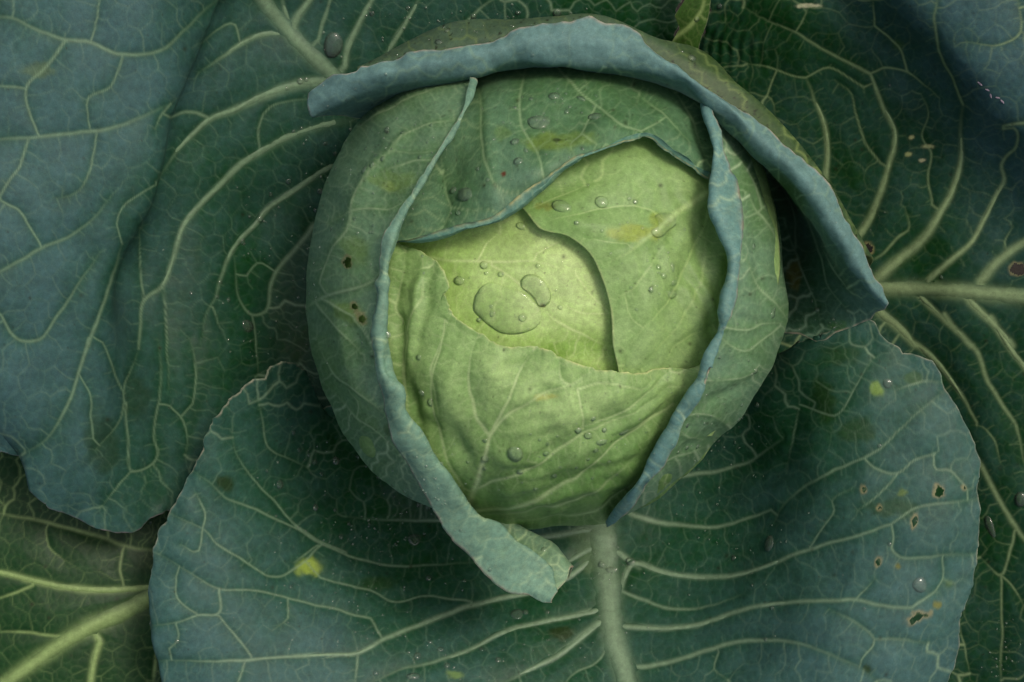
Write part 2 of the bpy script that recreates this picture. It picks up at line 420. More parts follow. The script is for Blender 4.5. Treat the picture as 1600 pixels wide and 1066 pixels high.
    if ripple:
        for (cx, cy, rx, ry, ang, wl, amp) in ripple:
            ca, sa = math.cos(math.radians(ang)), math.sin(math.radians(ang))
            a_ = (x-cx)*ca+(y-cy)*sa; b_ = -(x-cx)*sa+(y-cy)*ca
            dz = dz+amp*np.exp(-(a_/rx)**2-(b_/ry)**2)*np.sin((a_+14*fbm(x, y, 60, seed+60, 2))*2*math.pi/wl)
    W = world(x, y, z)
    def normals(W):
        a = np.gradient(W, axis=1); b = np.gradient(W, axis=0); nn = np.cross(a, b); l = np.linalg.norm(nn, axis=-1, keepdims=True)
        return nn/np.maximum(l, 1e-12)
    Nn = normals(W)
    if np.mean(Nn[..., 2]) < 0: Nn = -Nn; swap = True
    else: swap = False
    if flip: Nn = -Nn
    W = W+Nn*(dz*S)[..., None]
    if flip: Nn = -Nn
    Sp = np.zeros((R.h, R.w), np.float32); rd = np.random.RandomState(seed+7)
    for _ in range(int(dots)):
        qx, qy = rd.randint(6, R.w-6), rd.randint(6, R.h-6); r_ = rd.uniform(.5, 1.0)+(rd.rand() < .06)*1.2
        yy, xx = np.mgrid[-5:6, -5:6]; vv_ = Sp[qy-5:qy+6, qx-5:qx+6]
        if vv_.shape == (11, 11): np.maximum(vv_, np.exp(-(xx**2+yy**2)/(2*r_*r_))*rd.uniform(.5, 1), out=vv_)
    SpV = R.get(Sp, x, y)
    # ---- colour of the tissue
    def colour(x, y, I, Bd):
        b = np.clip(idw(bloom, x, y)+bloomn*fbm(x, y, 70, seed+70, 4)+.12*fbm(x, y, 9, seed+75, 2), 0, 1)
        if streak is not None:
            ca, sa = math.cos(math.radians(streak)), math.sin(math.radians(streak))
            b = np.clip(b+.12*fbm(((x)*ca+y*sa)*.2, (-x*sa+y*ca), 16, seed+77, 3), 0, 1)
        b = b*(1-.45*np.exp(-(Bd/7.)))
        g, bc, vc = srgb(*green), srgb(*bloomc), srgb(*vein)
        c = g*(1-b[..., None])+bc*b[..., None]
        c = c*(1+(.09 if head else .16)*fbm(x, y, 34, seed+80, 3))[..., None]
        for (px, py, rx, ry, pc, st) in patches:
            q = np.sqrt(((x-px)/rx)**2+((y-py)/ry)**2)+.55*fbm(x, y, max(6, min(rx, ry)), seed+90, 3)
            f = st*(1/(1+np.exp((q-.85)*9)))
            c = c*(1-f[..., None])+srgb(*pc)*f[..., None]
        i = np.clip(I, 0, 1)[..., None]
        c = c*(1-i)+vc*i
        return c, b
    c, b = colour(x, y, I*.95, Bd)
    c = c*(1-SpV[..., None]*.85)+srgb(40, 40, 18)*SpV[..., None]*.85
    if rimk is not None:   # the turned-out underside wears a thicker wax
        f = (1/(1+np.exp(-(v-kf[rimk]-.004)/.006)))*(.86+.14*fbm(x, y, 30, seed+140, 2)); ii = np.clip(I*.5, 0, 1)
        rc = (srgb(*rimc)*(1+.16*fbm(x, y, 26, seed+145, 3))[..., None])*(1-ii[..., None])+srgb(*vein)*1.05*ii[..., None]
        c = c*(1-f[..., None])+rc*f[..., None]; b = np.clip(b+f, 0, 1)
    if speck:
        sp = vnoise(x, y, 3.2, seed+110)*.6+vnoise(x, y, 5.5, seed+111)*.5+.35*fbm(x, y, 90, seed+112, 2); f = np.clip((sp-(1.0-speck))*8, 0, .85)[..., None]
        c = c*(1-f)+srgb(28, 34, 16)*f
    # margin tint
    ec = srgb(*edge); mt = 1
    nv, nu = x.shape
    for kk, ar in (('v1', np.arange(nv)[::-1][:, None]), ('v0', np.arange(nv)[:, None]), ('u0', np.arange(nu)[None]), ('u1', np.arange(nu)[::-1][None])):
        if kk in rimedges:
            f = (np.clip(1.0-ar/1.5, 0, 1)*np.clip(.45+.5*vnoise(x, y, 7, seed+120), 0, 1))[..., None]*np.ones(x.shape)[..., None]
            c = c*(1-f)+ec*f
    # holes
    mask = np.ones((nv-1, nu-1), bool)
    cx_, cy_ = x[:-1, :-1], y[:-1, :-1]
    for (hx, hy, rx, ry, ang) in holes:
        ca, sa = math.cos(math.radians(ang)), math.sin(math.radians(ang))
        def q_(xx, yy):
            a_ = ((xx-hx)*ca+(yy-hy)*sa)/rx; b_ = (-(xx-hx)*sa+(yy-hy)*ca)/ry
            return np.sqrt(a_*a_+b_*b_)+.55*fbm(xx, yy, max(5, min(rx, ry)*1.1), seed+130, 2)
        mask &= q_(cx_, cy_) > .85
        f = np.exp(-((q_(x, y)-.9)/(2.2/min(rx, ry)))**2)[..., None]*.7
        c = c*(1-f)+srgb(150, 140, 96)*f
    Wl = W-ORIGIN
    V, Q, C = mesh_from_grid(name, Wl, c, mask)
    if swap: Q = Q[:, ::-1]
    # thickness: turn the edge under
    loop = np.r_[np.arange(nu), nu-1+nu*np.arange(1, nv), (nv-1)*nu+np.arange(nu-2, -1, -1), nu*np.arange(nv-2, 0, -1)]
    nl = len(loop); Nl = Nn.reshape(-1, 3)[loop]
    c3 = x.size
    T1 = V[loop]-Nl*(3.2*S)
    V = np.concatenate([V, T1]); C = np.concatenate([C, C[loop]*.9])
    i0 = np.arange(nl); i1 = (i0+1) % nl
    q2 = np.stack([loop[i0], loop[i1], c3+i1, c3+i0], 1)
    Q = np.concatenate([Q, q2 if swap else q2[:, ::-1]])
    bb = np.concatenate([b.ravel(), b.ravel()[loop]])
    me = make_mesh(name, V, Q, C, mat or M_OUT, {'bloom': bb})
    ob = link(name, me, plant, label=label)
    zt = z+dz*Nn[..., 2]
    lz = survey(x, y, zt, Nn, lid)
    # ---- thick ribs as pieces of their own
    def sample(px, py):
        xi = np.clip(((px-OX)/CELL).astype(int), 1, TW-2); yi = np.clip(((py-OY)/CELL).astype(int), 1, TH-2)
        acc = np.full(px.shape, -1e9)
        s = 0; wgt = 0
        for a in (-1, 0, 1):
            for b2 in (-1, 0, 1):
                zz = lz[yi+a, xi+b2]; ok = zz > -1e8; s = s+np.where(ok, zz, 0); wgt = wgt+ok
        return np.where(wgt > 0, s/np.maximum(wgt, 1), np.nan)
    nr = 0
    for P, w0, w1, je, js in vv:
        if max(w0, w1) < ribmin*.88: continue
        L = np.sum(np.hypot(*np.diff(P, axis=0).T)); m = max(6, int(L/3.5)); PP = resample(P, m)
        ww = np.linspace(w0, w1, m)*(1+.10*vnoise(np.arange(m)*3.5, np.zeros(m)+nr*9, 14, seed+150))
        keep = ww > 2.6
        zc = sample(PP[:, 0], PP[:, 1]); keep &= ~np.isnan(zc)
        if keep.sum() < 8: continue
        i_ = np.where(keep)[0]; run = np.split(i_, np.where(np.diff(i_) > 1)[0]+1); run = max(run, key=len)
        if len(run) < 8: continue
        PP = PP[run]; ww = ww[run]; m = len(run)
        t = np.gradient(PP, axis=0); t /= np.linalg.norm(t, axis=1, keepdims=True); nrm = np.stack([-t[:, 1], t[:, 0]], 1)
        s = np.linspace(-1, 1, 13)
        ends = np.minimum(1, np.minimum(np.arange(m)+.0, (m-1-np.arange(m))*1.0)/7.)
        wd = ww*1.75
        gx_ = PP[:, None, 0]+nrm[:, None, 0]*wd[:, None]*s[None]; gy_ = PP[:, None, 1]+nrm[:, None, 1]*wd[:, None]*s[None]
        zz = sample(gx_, gy_)
        rowm = np.nanmean(zz, axis=1, keepdims=True); zz = np.where(np.isnan(zz), rowm, zz)
        if np.isnan(zz).any(): continue
        kz = np.ones(9)/9; pad = np.pad(zz, ((4, 4), (1, 1)), mode='edge')
        zz = np.stack([np.convolve(pad[:, j], kz, 'valid') for j in range(pad.shape[1])], 1)
        zz = (zz[:, :-2]+zz[:, 1:-1]*2+zz[:, 2:])/4
        bell = (np.cos(s*math.pi)*.5+.5)[None]
        hgt = (bell*ww[:, None]*np.where(ww > 9, .20, .14)[:, None]*ends[:, None] - 1.6*(1-bell)*1.0 - 2.0*(1-ends[:, None]))
        hgt = hgt+.5*fbm(gx_, gy_, 8, seed+160, 2)
        zr = zz+hgt
        Ir = np.clip(bell**1.2*1.05*(.75+.25*ends[:, None]), 0, 1)
        cr_, br = colour(gx_, gy_, Ir*.95, np.zeros_like(gx_)+2)
        cr_ = cr_*(1+.10*fbm(gx_, gy_, 12, seed+170, 3)+.09*vnoise(s[None]*ww[:, None]+gx_*0, np.arange(m)[:, None]*.22+gx_*0, 2.4, seed+175))[..., None]
        Wr = world(gx_, gy_, zr)-ORIGIN
        Vr, Qr, Cr = mesh_from_grid('rib', Wr, cr_)
        a = Vr[Qr[0, 1]]-Vr[Qr[0, 0]]; bq = Vr[Qr[0, 2]]-Vr[Qr[0, 1]]
        if np.cross(a, bq)[2] < 0: Qr = Qr[:, ::-1]
        big = max(w0, w1) > 8.5
        link('midrib' if big else 'side_vein', make_mesh('rib', Vr, Qr, Cr, mat or M_OUT, {'bloom': br.ravel()}), ob)
        survey(gx_, gy_, zr, np.repeat(np.array([[0, 0, 1.]]), gx_.size, 0), lid); nr += 1
    LEAVES.append(ob)
    return ob

#LEAVES_BEGIN
G1 = dict(green=(18, 66, 26), bloomc=(64, 98, 97), vein=(124, 152, 118))
leaf('outer_leaf', 'lowest outer leaf at the bottom left with thick yellow green veins', [
    'O -120,600,-350 100,660,-350 330,760,-360', 'O -130,760,-310 60,780,-320 320,850,-350', 'O -130,900,-300 120,930,-310 330,920,-350',
    'O -130,1080,-300 120,1090,-310 330,1080,-350', 'O -130,1250,-330 120,1250,-330 330,1250,-360'],
    '''D 11 15: 0,1080 100,1010 200,940 300,885 400,840 480,790 560,740
D 5 7: -80,715 0,725 80,745 200,770 330,780 480,770 570,764
D 2.5 4: -60,530 0,540 100,560 200,585 300,610 400,645 500,662
D 2 3: -40,915 60,910 140,920 230,930
D 5 7: 280,1100 290,1010 310,940
D 3 3: 475,1080 485,960
D 3 2: 100,765 50,790 -30,810
D 1.5 1.5: 145,590 150,640 200,690
D 2 2: 380,660 375,720''', green=(20, 60, 18), bloomc=(36, 78, 42), vein=(148, 174, 106), bloom=[(0, 800, .3), (200, 1000, .2)], net=34, puff=6)

leaf('outer_leaf', 'small yellowish leaf base peeping out at the top between two big leaves', [
    'O 1000,150,-340 1060,140,-340 1140,150,-340', 'O 1046,72,-262 1066,66,-256 1092,74,-262', 'O 1058,30,-238 1078,22,-232 1106,28,-240', 'O 1072,-40,-215 1090,-50,-210 1112,-40,-215', 'O 1074,-120,-205 1090,-120,-200 1112,-120,-205'],
    '''C 4 3.5: 85,140 120,105 160,75 185,40 200,-60''', green=(56, 92, 30), bloomc=(70, 100, 50), vein=(150, 172, 104), bloom=[(0, 0, .2)], net=24, edges={'u0': ('O 1000,150 1042,100 1050,66 1062,44 1054,24 1070,0 1074,-120', .3)})

leaf('outer_leaf', 'huge left outer leaf with a broad flap rising towards the top left', [
    'O 1060,140,-340 850,130,-345 650,170,-355 565,260,-365 545,400,-372 560,550,-375 560,650,-378 500,740,-380',
    'O 1075,70,-300 950,40,-300 760,40,-292 580,70,-290 500,130,-300 430,290,-325 415,440,-350 425,580,-348 420,760,-340',
    'O 1082,10,-285 950,-15,-280 760,-20,-270 570,-20,-262 430,20,-262 345,190,-262 320,350,-280 335,520,-300 350,790,-310',
    'O 1085,-60,-280 950,-70,-270 760,-80,-250 560,-90,-235 380,-40,-215 300,90,-205 255,200,-205 232,320,-215 185,420,-225 235,580,-245 262,798,-270',
    'O 1085,-110,-270 900,-130,-250 720,-130,-225 560,-130,-200 400,-70,-175 308,70,-138 264,180,-112 240,300,-104 188,400,-116 165,560,-150 180,832,-232',
    'O 1085,-160,-250 900,-200,-230 700,-200,-180 500,-190,-100 320,-110,-60 220,60,-40 170,220,-48 130,360,-62 90,560,-100 110,806,-200',
    'O 1085,-200,-250 900,-260,-200 700,-270,-140 450,-280,-60 200,-220,-10 70,0,0 20,200,0 0,400,-15 -10,580,-60 45,750,-175',
    'O 1085,-220,-250 900,-330,-200 650,-360,-140 350,-380,-80 -50,-320,-20 -200,-50,0 -220,250,0 -200,480,-30 -120,640,-70 0,702,-150'],
    '''A 11 14: 780,-60 800,-20 860,60 940,150 1030,235 1090,300
A 5 8: 975,-40 955,0 925,40 905,85 925,125
A 3 5: 865,-30 878,30 895,80
A 2 3: 1020,-10 1000,60 985,120
B 4 6: 250,-20 200,70 165,150 155,205
B 3 5: 395,-20 350,60 300,140 270,185
B 2 3: 640,-20 560,40 515,90 480,150
B 2 2: 115,-10 85,70 75,130
A 2 6: 610,222 680,175 740,135 820,105 880,105
A 1.5 1.8: 740,135 720,70 660,100 620,130
A 2.5 9: 480,560 505,520 550,460 600,410 650,365 720,340 800,300 890,268 960,252 1030,255
A 3 2: 650,365 600,345 560,345 520,360
A 1.8 8: 430,1010 440,930 500,880 530,810 545,750 570,690 620,630 680,570 740,510 800,470 860,435 930,405 1000,385 1080,372
A 1.6 1.4: 500,880 510,950 515,1066 520,1200
A 1.6 1.4: 440,925 430,850 425,700
A 1.8 1.6: 800,470 795,400 830,330 900,310 980,300
A 1.8 6: 625,1040 630,980 660,920 680,850 700,800 740,740 790,690 820,650 860,620 920,580 990,530 1060,495
A 1.5 1.5: 655,950 670,1000
A 4 1.6: 970,690 920,760 850,840 830,900 820,960 780,975 740,930 720,790
A 1.4 1.4: 850,840 800,810 760,850
A 2.8 2.8: 690,-10 620,45 560,100 500,150 400,170 340,160 280,130 200,125 120,95 40,60 -20,50 -120,40
A 2.8 1.8: 200,130 150,200 80,275 90,340 115,410
A 1.8 1.5: 80,275 0,265 -100,250
A 1.6 1.4: 280,130 300,60 310,-60
A 1.7 1.4: 380,170 360,230 340,270 275,300 270,370
A 3 2.5: 520,320 460,350 380,385 300,405 200,412 90,425 0,428 -120,440
A 2 2: 90,425 60,510 10,590 0,610 60,650 90,700 125,760
A 1.6 1.4: 300,405 290,470 270,540 240,590 175,610
A 2 1.5: 520,320 490,360 475,400
A 2 3: 340,610 290,670 210,730 130,765 60,805 0,835 -120,880
A 2 2.4: 310,780 240,880 180,970 120,1050 60,1050 0,970 -60,900
A 2 3: 375,750 350,830 330,900 300,990 275,1066
A 1.4 1.4: 480,570 430,600 370,650 360,690
D 3 2: 280,0 250,100 210,200 170,275 110,335 80,350
D 1.5 1.5: 320,10 350,80 370,130 390,170
D 1.5 1.5: 250,110 280,170 285,250 290,310
D 1.6 1.6: 430,30 390,150 380,250 340,300 300,340
D 1.8 1.8: 490,0 500,100 495,200 480,300 490,370 410,410 400,330 395,200
D 1.6 1.2: 410,410 360,470 320,520
D 1.6 1.6: 590,0 610,110 600,200
D 1.6 1.6: 530,210 570,250 585,300 575,360
D 1.6 1.4: 795,10 805,110''', **G1,
    bloom=[(100, 200, 1.0), (50, 400, 1), (200, 100, 1), (60, 600, .9), (150, 500, .75), (380, 60, .55), (330, 250, .35), (420, 300, .25), (400, 450, .12), (300, 500, .3), (300, 650, .25), (220, 760, .45), (100, 700, .75),
           (700, 20, .3), (900, 20, .15), (480, 500, .05), (1000, 20, .05), (600, 40, .4)], net=36, puff=5, lump=(7, 110), ewav=4, dots=500,
    edges={'u0': ('O 1060,140 1050,95 1064,72 1052,54 1062,34 1054,14 1066,-10 1060,-60 1085,-220', .03), 'u1': ('O 500,740 430,800 350,840 262,798 205,830 180,832 150,826 110,806 75,792 50,765 44,735 35,712 15,705 -10,698', .04)},
    streak=105, edge=(140, 120, 120),
    patches=[(160, 690, 30, 60, (36, 62, 30), .6), (215, 620, 22, 40, (36, 62, 30), .5), (60, 110, 26, 14, (92, 110, 66), .5)])

leaf('outer_leaf', 'right outer leaf with a thick pale midrib running to the right edge', [
    'O 1065,130,-335 1110,200,-352 1160,300,-365 1190,400,-372 1200,480,-372 1210,560,-375 1260,680,-385 1340,850,-400 1380,1180,-425',
    'O 1092,50,-275 1180,100,-290 1280,200,-312 1340,330,-332 1385,450,-332 1430,560,-352 1480,700,-370 1500,900,-390 1500,1200,-425',
    'O 1088,-30,-245 1250,20,-238 1380,120,-255 1440,260,-282 1490,450,-295 1530,600,-325 1570,800,-350 1590,1200,-390',
    'O 1090,-110,-230 1310,-30,-212 1440,92,-215 1510,190,-228 1580,290,-240 1620,450,-265 1650,620,-300 1680,1200,-350',
    'O 1100,-180,-200 1350,-80,-150 1480,60,-132 1560,150,-138 1650,240,-165 1730,420,-215 1760,620,-260 1780,1200,-320',
    'O 1120,-250,-180 1450,-150,-100 1620,0,-90 1750,150,-100 1850,400,-170 1880,620,-220 1900,1200,-290'],
    '''C 11 14: 690,885 760,888 860,890 960,895 1080,905 1200,915 1400,920
C 9 3: 725,865 800,800 880,730 930,650 970,570 990,480 990,400 995,325
C 7 2.5: 650,760 700,690 740,610 765,520 785,400 760,350 735,290 710,230
C 2.5 1.6: 710,230 640,195 560,150 480,100 400,65 320,20
C 1.8 1.6: 710,230 770,210 830,225 870,260 905,290
C 2 1.8: 820,215 800,150 760,110 725,80
C 1.4 1.4: 480,100 510,50 520,20
C 1.6 1.4: 510,240 580,210 640,240 690,270
C 1.6 1.4: 510,240 470,235 400,210 330,200
C 5 2.5: 572,560 578,450 570,390 540,310 510,240
C 5.5 1.8: 890,865 960,800 1020,750 1060,680 1100,600 1125,550 1115,510 1130,480 1155,460 1150,400 1120,400
C 9 6: 1050,870 1100,810 1150,770 1200,740 1300,700
C 1.8 1.6: 740,500 690,430 665,350 650,290 600,250
C 3 1.6: 700,810 740,790 800,730 830,710 820,640
C 1.8 1.6: 900,630 890,540 900,480 870,420 890,350 865,290
C 1.8 1.4: 415,360 410,310 390,295
C 2.4 1.8: 920,-20 910,90 930,180 960,240 970,270
C 1.6 1.6: 720,-20 725,50
C 3 3: 1120,390 1200,380 1300,370
C 1.7 1.5: 1165,-20 1165,110 1100,140 1010,130
C 1.6 1.6: 1130,790 1125,740 1150,700
C 9 6: 700,915 730,950 750,970 800,1010 850,1066
F 6 2: 805,65 860,110 930,200 990,300
C 5 4.5: 850,900 880,930 960,1000 1020,1066
C 7 5: 995,902 1030,940 1090,1000 1150,1066
F 4.5 1.8: 900,-20 950,50 990,90 1020,170 1060,240 1100,300 1130,410 1150,500
F 5 4.5: 1030,-10 1080,70 1140,150 1240,280
F 4.5 4: 940,320 1000,420 1040,500 1080,570 1130,640 1220,760
F 2.2 2.4: 1000,700 1060,750 1090,680 1105,620
F 2 1.8: 1060,750 1065,850 1065,960 1060,1090
F 1.8 1.5: 1060,750 1100,790 1130,840
F 1.6 1.4: 975,310 1000,310 1040,350 1060,420
F 1.6 1.4: 940,880 950,940 970,1040''', green=(18, 62, 24), bloomc=(60, 92, 94), vein=(144, 166, 116),
    bloom=[(1550, 60, 1), (1500, 20, .9), (1590, 200, .9), (1400, 40, .55), (1300, 60, .15), (1200, 60, .0), (1300, 250, .1), (1400, 200, .2), (1450, 400, .15), (1500, 300, .3), (1550, 600, .1), (1570, 900, .1), (1520, 1000, .15)],
    net=36, puff=5, lump=(6, 100), dots=900, holes=[(1587, 420, 13, 11, 20), (1354, 388, 9, 9, 0)], ripple=[(1140, 50, 60, 70, 15, 15, 2.0)], streak=40, edges={'u0': ('O 1085,110 1098,84 1088,66 1104,48 1096,30 1112,14 1104,-4 1114,-30 1110,-120 1120,-250', .05)},
    patches=[(1425, 213, 5, 4, (190, 190, 130), .9), (1452, 228, 9, 4, (190, 190, 130), .9), (1422, 240, 6, 4, (180, 185, 120), .9), (1442, 250, 6, 3, (190, 185, 140), .9), (1262, 8, 22, 3.2, (190, 190, 150), .95), (1405, 70, 12, 12, (60, 90, 36), .6)])

leaf('outer_leaf', 'front outer leaf cupped below the head, edges in full view left and right', [
    'O 640,560,-392 700,620,-396 780,650,-398 850,660,-398 950,660,-398 1020,640,-396 1060,600,-392 1080,560,-388 1100,520,-380',
    'O 500,640,-330 560,700,-365 700,740,-378 850,750,-378 950,740,-378 1050,690,-372 1110,620,-350 1150,580,-330 1220,540,-262',
    'O 462,572,-240 480,670,-300 570,785,-350 700,850,-362 850,862,-357 940,870,-352 1040,830,-350 1130,750,-338 1185,670,-290 1230,595,-234 1300,525,-196',
    'O 405,594,-198 435,705,-262 535,835,-318 700,912,-332 850,932,-330 950,932,-330 1080,892,-322 1190,805,-285 1265,690,-208 1310,600,-184 1372,500,-176',
    'O 345,640,-186 375,760,-218 482,890,-268 650,972,-287 820,1000,-290 960,1002,-300 1120,962,-277 1240,862,-222 1330,740,-177 1390,640,-165 1440,560,-172',
    'O 290,750,-185 335,870,-197 452,972,-227 622,1042,-246 820,1072,-256 970,1076,-266 1140,1040,-237 1290,932,-182 1400,820,-155 1470,720,-155 1500,640,-168',
    'O 242,850,-190 292,972,-188 432,1072,-202 622,1142,-217 800,1160,-222 980,1162,-227 1200,1102,-192 1350,992,-155 1450,890,-150 1532,770,-170',
    'O 232,930,-196 272,1082,-193 422,1172,-193 642,1232,-203 820,1240,-210 990,1242,-212 1250,1172,-182 1400,1062,-158 1502,940,-175',
    'O 258,1070,-210 302,1202,-210 452,1292,-215 702,1332,-225 850,1340,-228 1002,1342,-230 1282,1272,-205 1400,1172,-190 1480,1075,-190'],
    '''E 21 13.5: 905,590 908,640 914,690 919,740 925,800 930,870 945,950 965,1010 985,1090 1000,1200 1030,1350 1050,1480
D 1.6 2: 600,410 660,450 700,490 780,520 860,560 920,590 980,625 1074,665
D 1.4 1.6: 720,290 730,350 780,430 850,500 920,580 980,625
D 1.6 1.6: 800,190 820,270 835,340 900,370 960,400
D 1.5 1.9: 520,535 590,570 630,590 680,640 760,690 860,740 930,705 1000,640
D 1.5 1.4: 630,590 640,550 610,480
D 1.5 1.4: 630,590 615,660 560,640
D 1.6 1.9: 495,670 580,720 680,775 780,780 880,800 1000,830 1074,850 1150,870
D 2 1.5: 680,775 680,850 610,860 550,880 480,890
D 1.4 1.4: 545,740 550,800 610,855
D 1.7 1.6: 680,860 730,920 780,985
D 1.6 3: 490,1000 620,998 760,998 850,990 960,985 1074,980
D 1.6 1.6: 760,998 740,1066 720,1150
D 1.5 1.4: 895,810 895,870 870,890
D 1.4 1.4: 550,885 555,930 530,960
E 1.8 2: 0,605 40,640 100,670 200,710 300,722 420,722 530,715
E 3 5: 0,990 100,985 185,980 260,945 360,905 430,875 520,845 600,820 680,805 800,760 880,700
E 1.8 1.6: 185,980 180,1066
E 2 5: 200,1080 320,1030 420,1005 520,970 600,925 700,895 800,875 900,850 926,836
E 2.8 6.5: 600,1076 700,1025 780,985 850,930 910,880 934,858
E 5 3: 900,660 840,690 780,730
E 2 5: 150,580 250,590 400,590 560,600 700,640 850,620
E 1.6 1.6: 70,665 20,700 0,715
E 1.5 1.7: 75,760 170,790 235,800 280,825 380,815 520,835
E 2 1.6: 925,960 900,1000 810,1050 780,1090
E 6 5: 925,670 960,690 1017,735
F 5 1.8: -60,800 -20,718 60,742 140,755 230,760 300,748 370,725 430,700 500,675 560,655 640,635 740,600
F 4.5 1.8: -60,550 0,580 60,595 140,605 230,607 300,590 390,560
F 3.5 2: 100,465 160,455 230,445 300,425 370,385 420,350
F 3 1.6: -80,790 0,820 60,845 150,850 230,835 300,810
F 5 1.7: -70,900 0,905 80,908 180,895 280,865 380,838 480,830 580,828 630,825 700,840 800,845
F 4.5 1.7: -60,1030 0,1022 100,1005 200,975 300,948 400,945 480,955 560,985 640,1020 700,1060
F 1.5 1.5: 235,980 220,1030 260,1060
F 2.2 1.5: 400,600 430,540 500,480 560,450 620,420 660,405 740,350 800,290 860,240 900,205
F 1.8 1.5: 660,405 690,435 760,450 800,420 870,390
F 1.4 1.4: 760,450 720,500 640,560
F 1.4 1.4: 500,670 540,610 575,560 570,530 620,500
F 1.7 1.7: 740,600 745,650 740,670 760,695 830,700 890,690 990,690
F 1.7 1.7: 740,600 800,560 880,540 990,528
F 1.4 1.4: 890,700 895,760 870,800
F 1.5 1.4: 865,400 870,440 910,440 940,470 960,500
F 1.4 1.4: 530,270 575,280 620,220 660,150 690,110
F 1.4 1.4: 690,940 760,940 850,950
F 1.6 1.4: 560,850 650,900 690,940 650,1000
F 1.4 1.4: 750,210 840,180 890,185
F 1.4 1.4: 690,760 630,830
F 1.4 1.4: 470,250 450,340 430,420''', green=(20, 70, 30), bloomc=(67, 102, 98), vein=(134, 160, 126),
    bloom=[(300, 900, .95), (300, 1000, 1), (500, 1030, .85), (400, 880, .55), (420, 700, .3), (520, 800, .08), (640, 950, .25), (650, 870, .0), (560, 720, .0), (700, 1050, .6), (850, 950, .15), (1000, 900, .15), (1100, 850, .15), (1150, 1000, .6), (1300, 1030, .9), (1400, 980, 1),  # low bloom near the head also paints the cup's shade into the green
           (1450, 850, .9), (1350, 850, .7), (1250, 820, .45), (1300, 620, .15), (1280, 700, .3), (1400, 650, .6), (1480, 700, .7), (1480, 620, .75), (1210, 650, .1), (340, 680, .6)],
    net=34, puff=5, lump=(8, 90), streak=-25, ewav=4, dots=500,
    edges={'u0': ('O 640,560 500,640 475,580 455,565 435,562 418,572 412,590 395,592 375,608 355,622 340,645 325,670 305,720 290,752 272,785 262,812 248,828 240,860 240,885 232,920 240,975 255,1010 258,1070', .03),
           'u1': ('O 1100,520 F 420,115 470,70 560,30 600,0 640,-20 690,5 705,40 730,65 760,80 770,98 800,100 860,120 885,160 895,200 930,250 960,320 1000,410 992,500 1003,560 992,640 993,720 960,830 940,880 935,960 905,1075', .03)},
    holes=[(1467, 767, 8, 10, 10), (1428, 815, 4, 9, 10), (1372, 878, 4, 6, 20), (1349, 765, 3.4, 5, 0), (1374, 793, 3, 3.4, 0), (1432, 964, 18, 7, -25), (1505, 762, 2.6, 2.6, 0)],
    patches=[(925, 850, 34, 46, (96, 122, 82), .75), (482, 885, 20, 15, (150, 172, 70), .95), (1368, 608, 14, 12, (120, 150, 60), .8), (350, 756, 16, 15, (34, 58, 18), .9), (878, 990, 20, 13, (36, 56, 18), .9), (1290, 630, 22, 40, (34, 66, 20), .8), (1310, 560, 30, 20, (34, 66, 20), .6),
             (1340, 670, 30, 22, (36, 68, 20), .7), (1400, 790, 45, 20, (40, 72, 34), .7), (1410, 770, 8, 6, (110, 130, 50), .6), (1463, 945, 7, 6, (120, 120, 50), .8), (1403, 884, 6, 5, (110, 110, 40), .8), (1356, 1045, 8, 8, (40, 60, 24), .9),
             (590, 912, 34, 14, (36, 70, 24), .7), (710, 1055, 14, 7, (120, 150, 80), .7), (1430, 590, 20, 10, (60, 90, 34), .6), (1485, 912, 10, 8, (70, 100, 50), .7)])

leaf('wrapper_leaf', 'olive speckled back layer showing just outside the rolled top rim', [
    'O 560,120,-60 700,95,-40 820,66,-30 930,52,-25 1010,82,-25 1080,128,-28 1170,200,-30 1250,260,-50 1310,345,-80 1345,400,-120',
    'O 560,108,-60 640,86,-45 740,60,-38 830,40,-36 930,26,-36 1015,60,-32 1070,90,-34 1170,150,-45 1240,220,-65 1310,315,-95 1352,400,-130',
    'O 565,106,-80 640,74,-66 710,50,-62 800,38,-62 930,30,-62 1024,62,-54 1080,82,-52 1175,158,-66 1250,232,-88 1312,320,-116 1358,402,-150',
    'O 590,130,-260 700,100,-260 800,90,-260 930,80,-260 1020,110,-260 1090,150,-260 1180,220,-270 1260,300,-290 1310,390,-310 1340,440,-330'],
    '', green=(56, 80, 34), bloomc=(80, 104, 84), vein=(120, 140, 80), bloom=[(700, 60, .7), (900, 50, .6), (1150, 150, .15), (1250, 240, .2), (1320, 340, .3)], net=26, speck=.42, edge=(90, 100, 60))

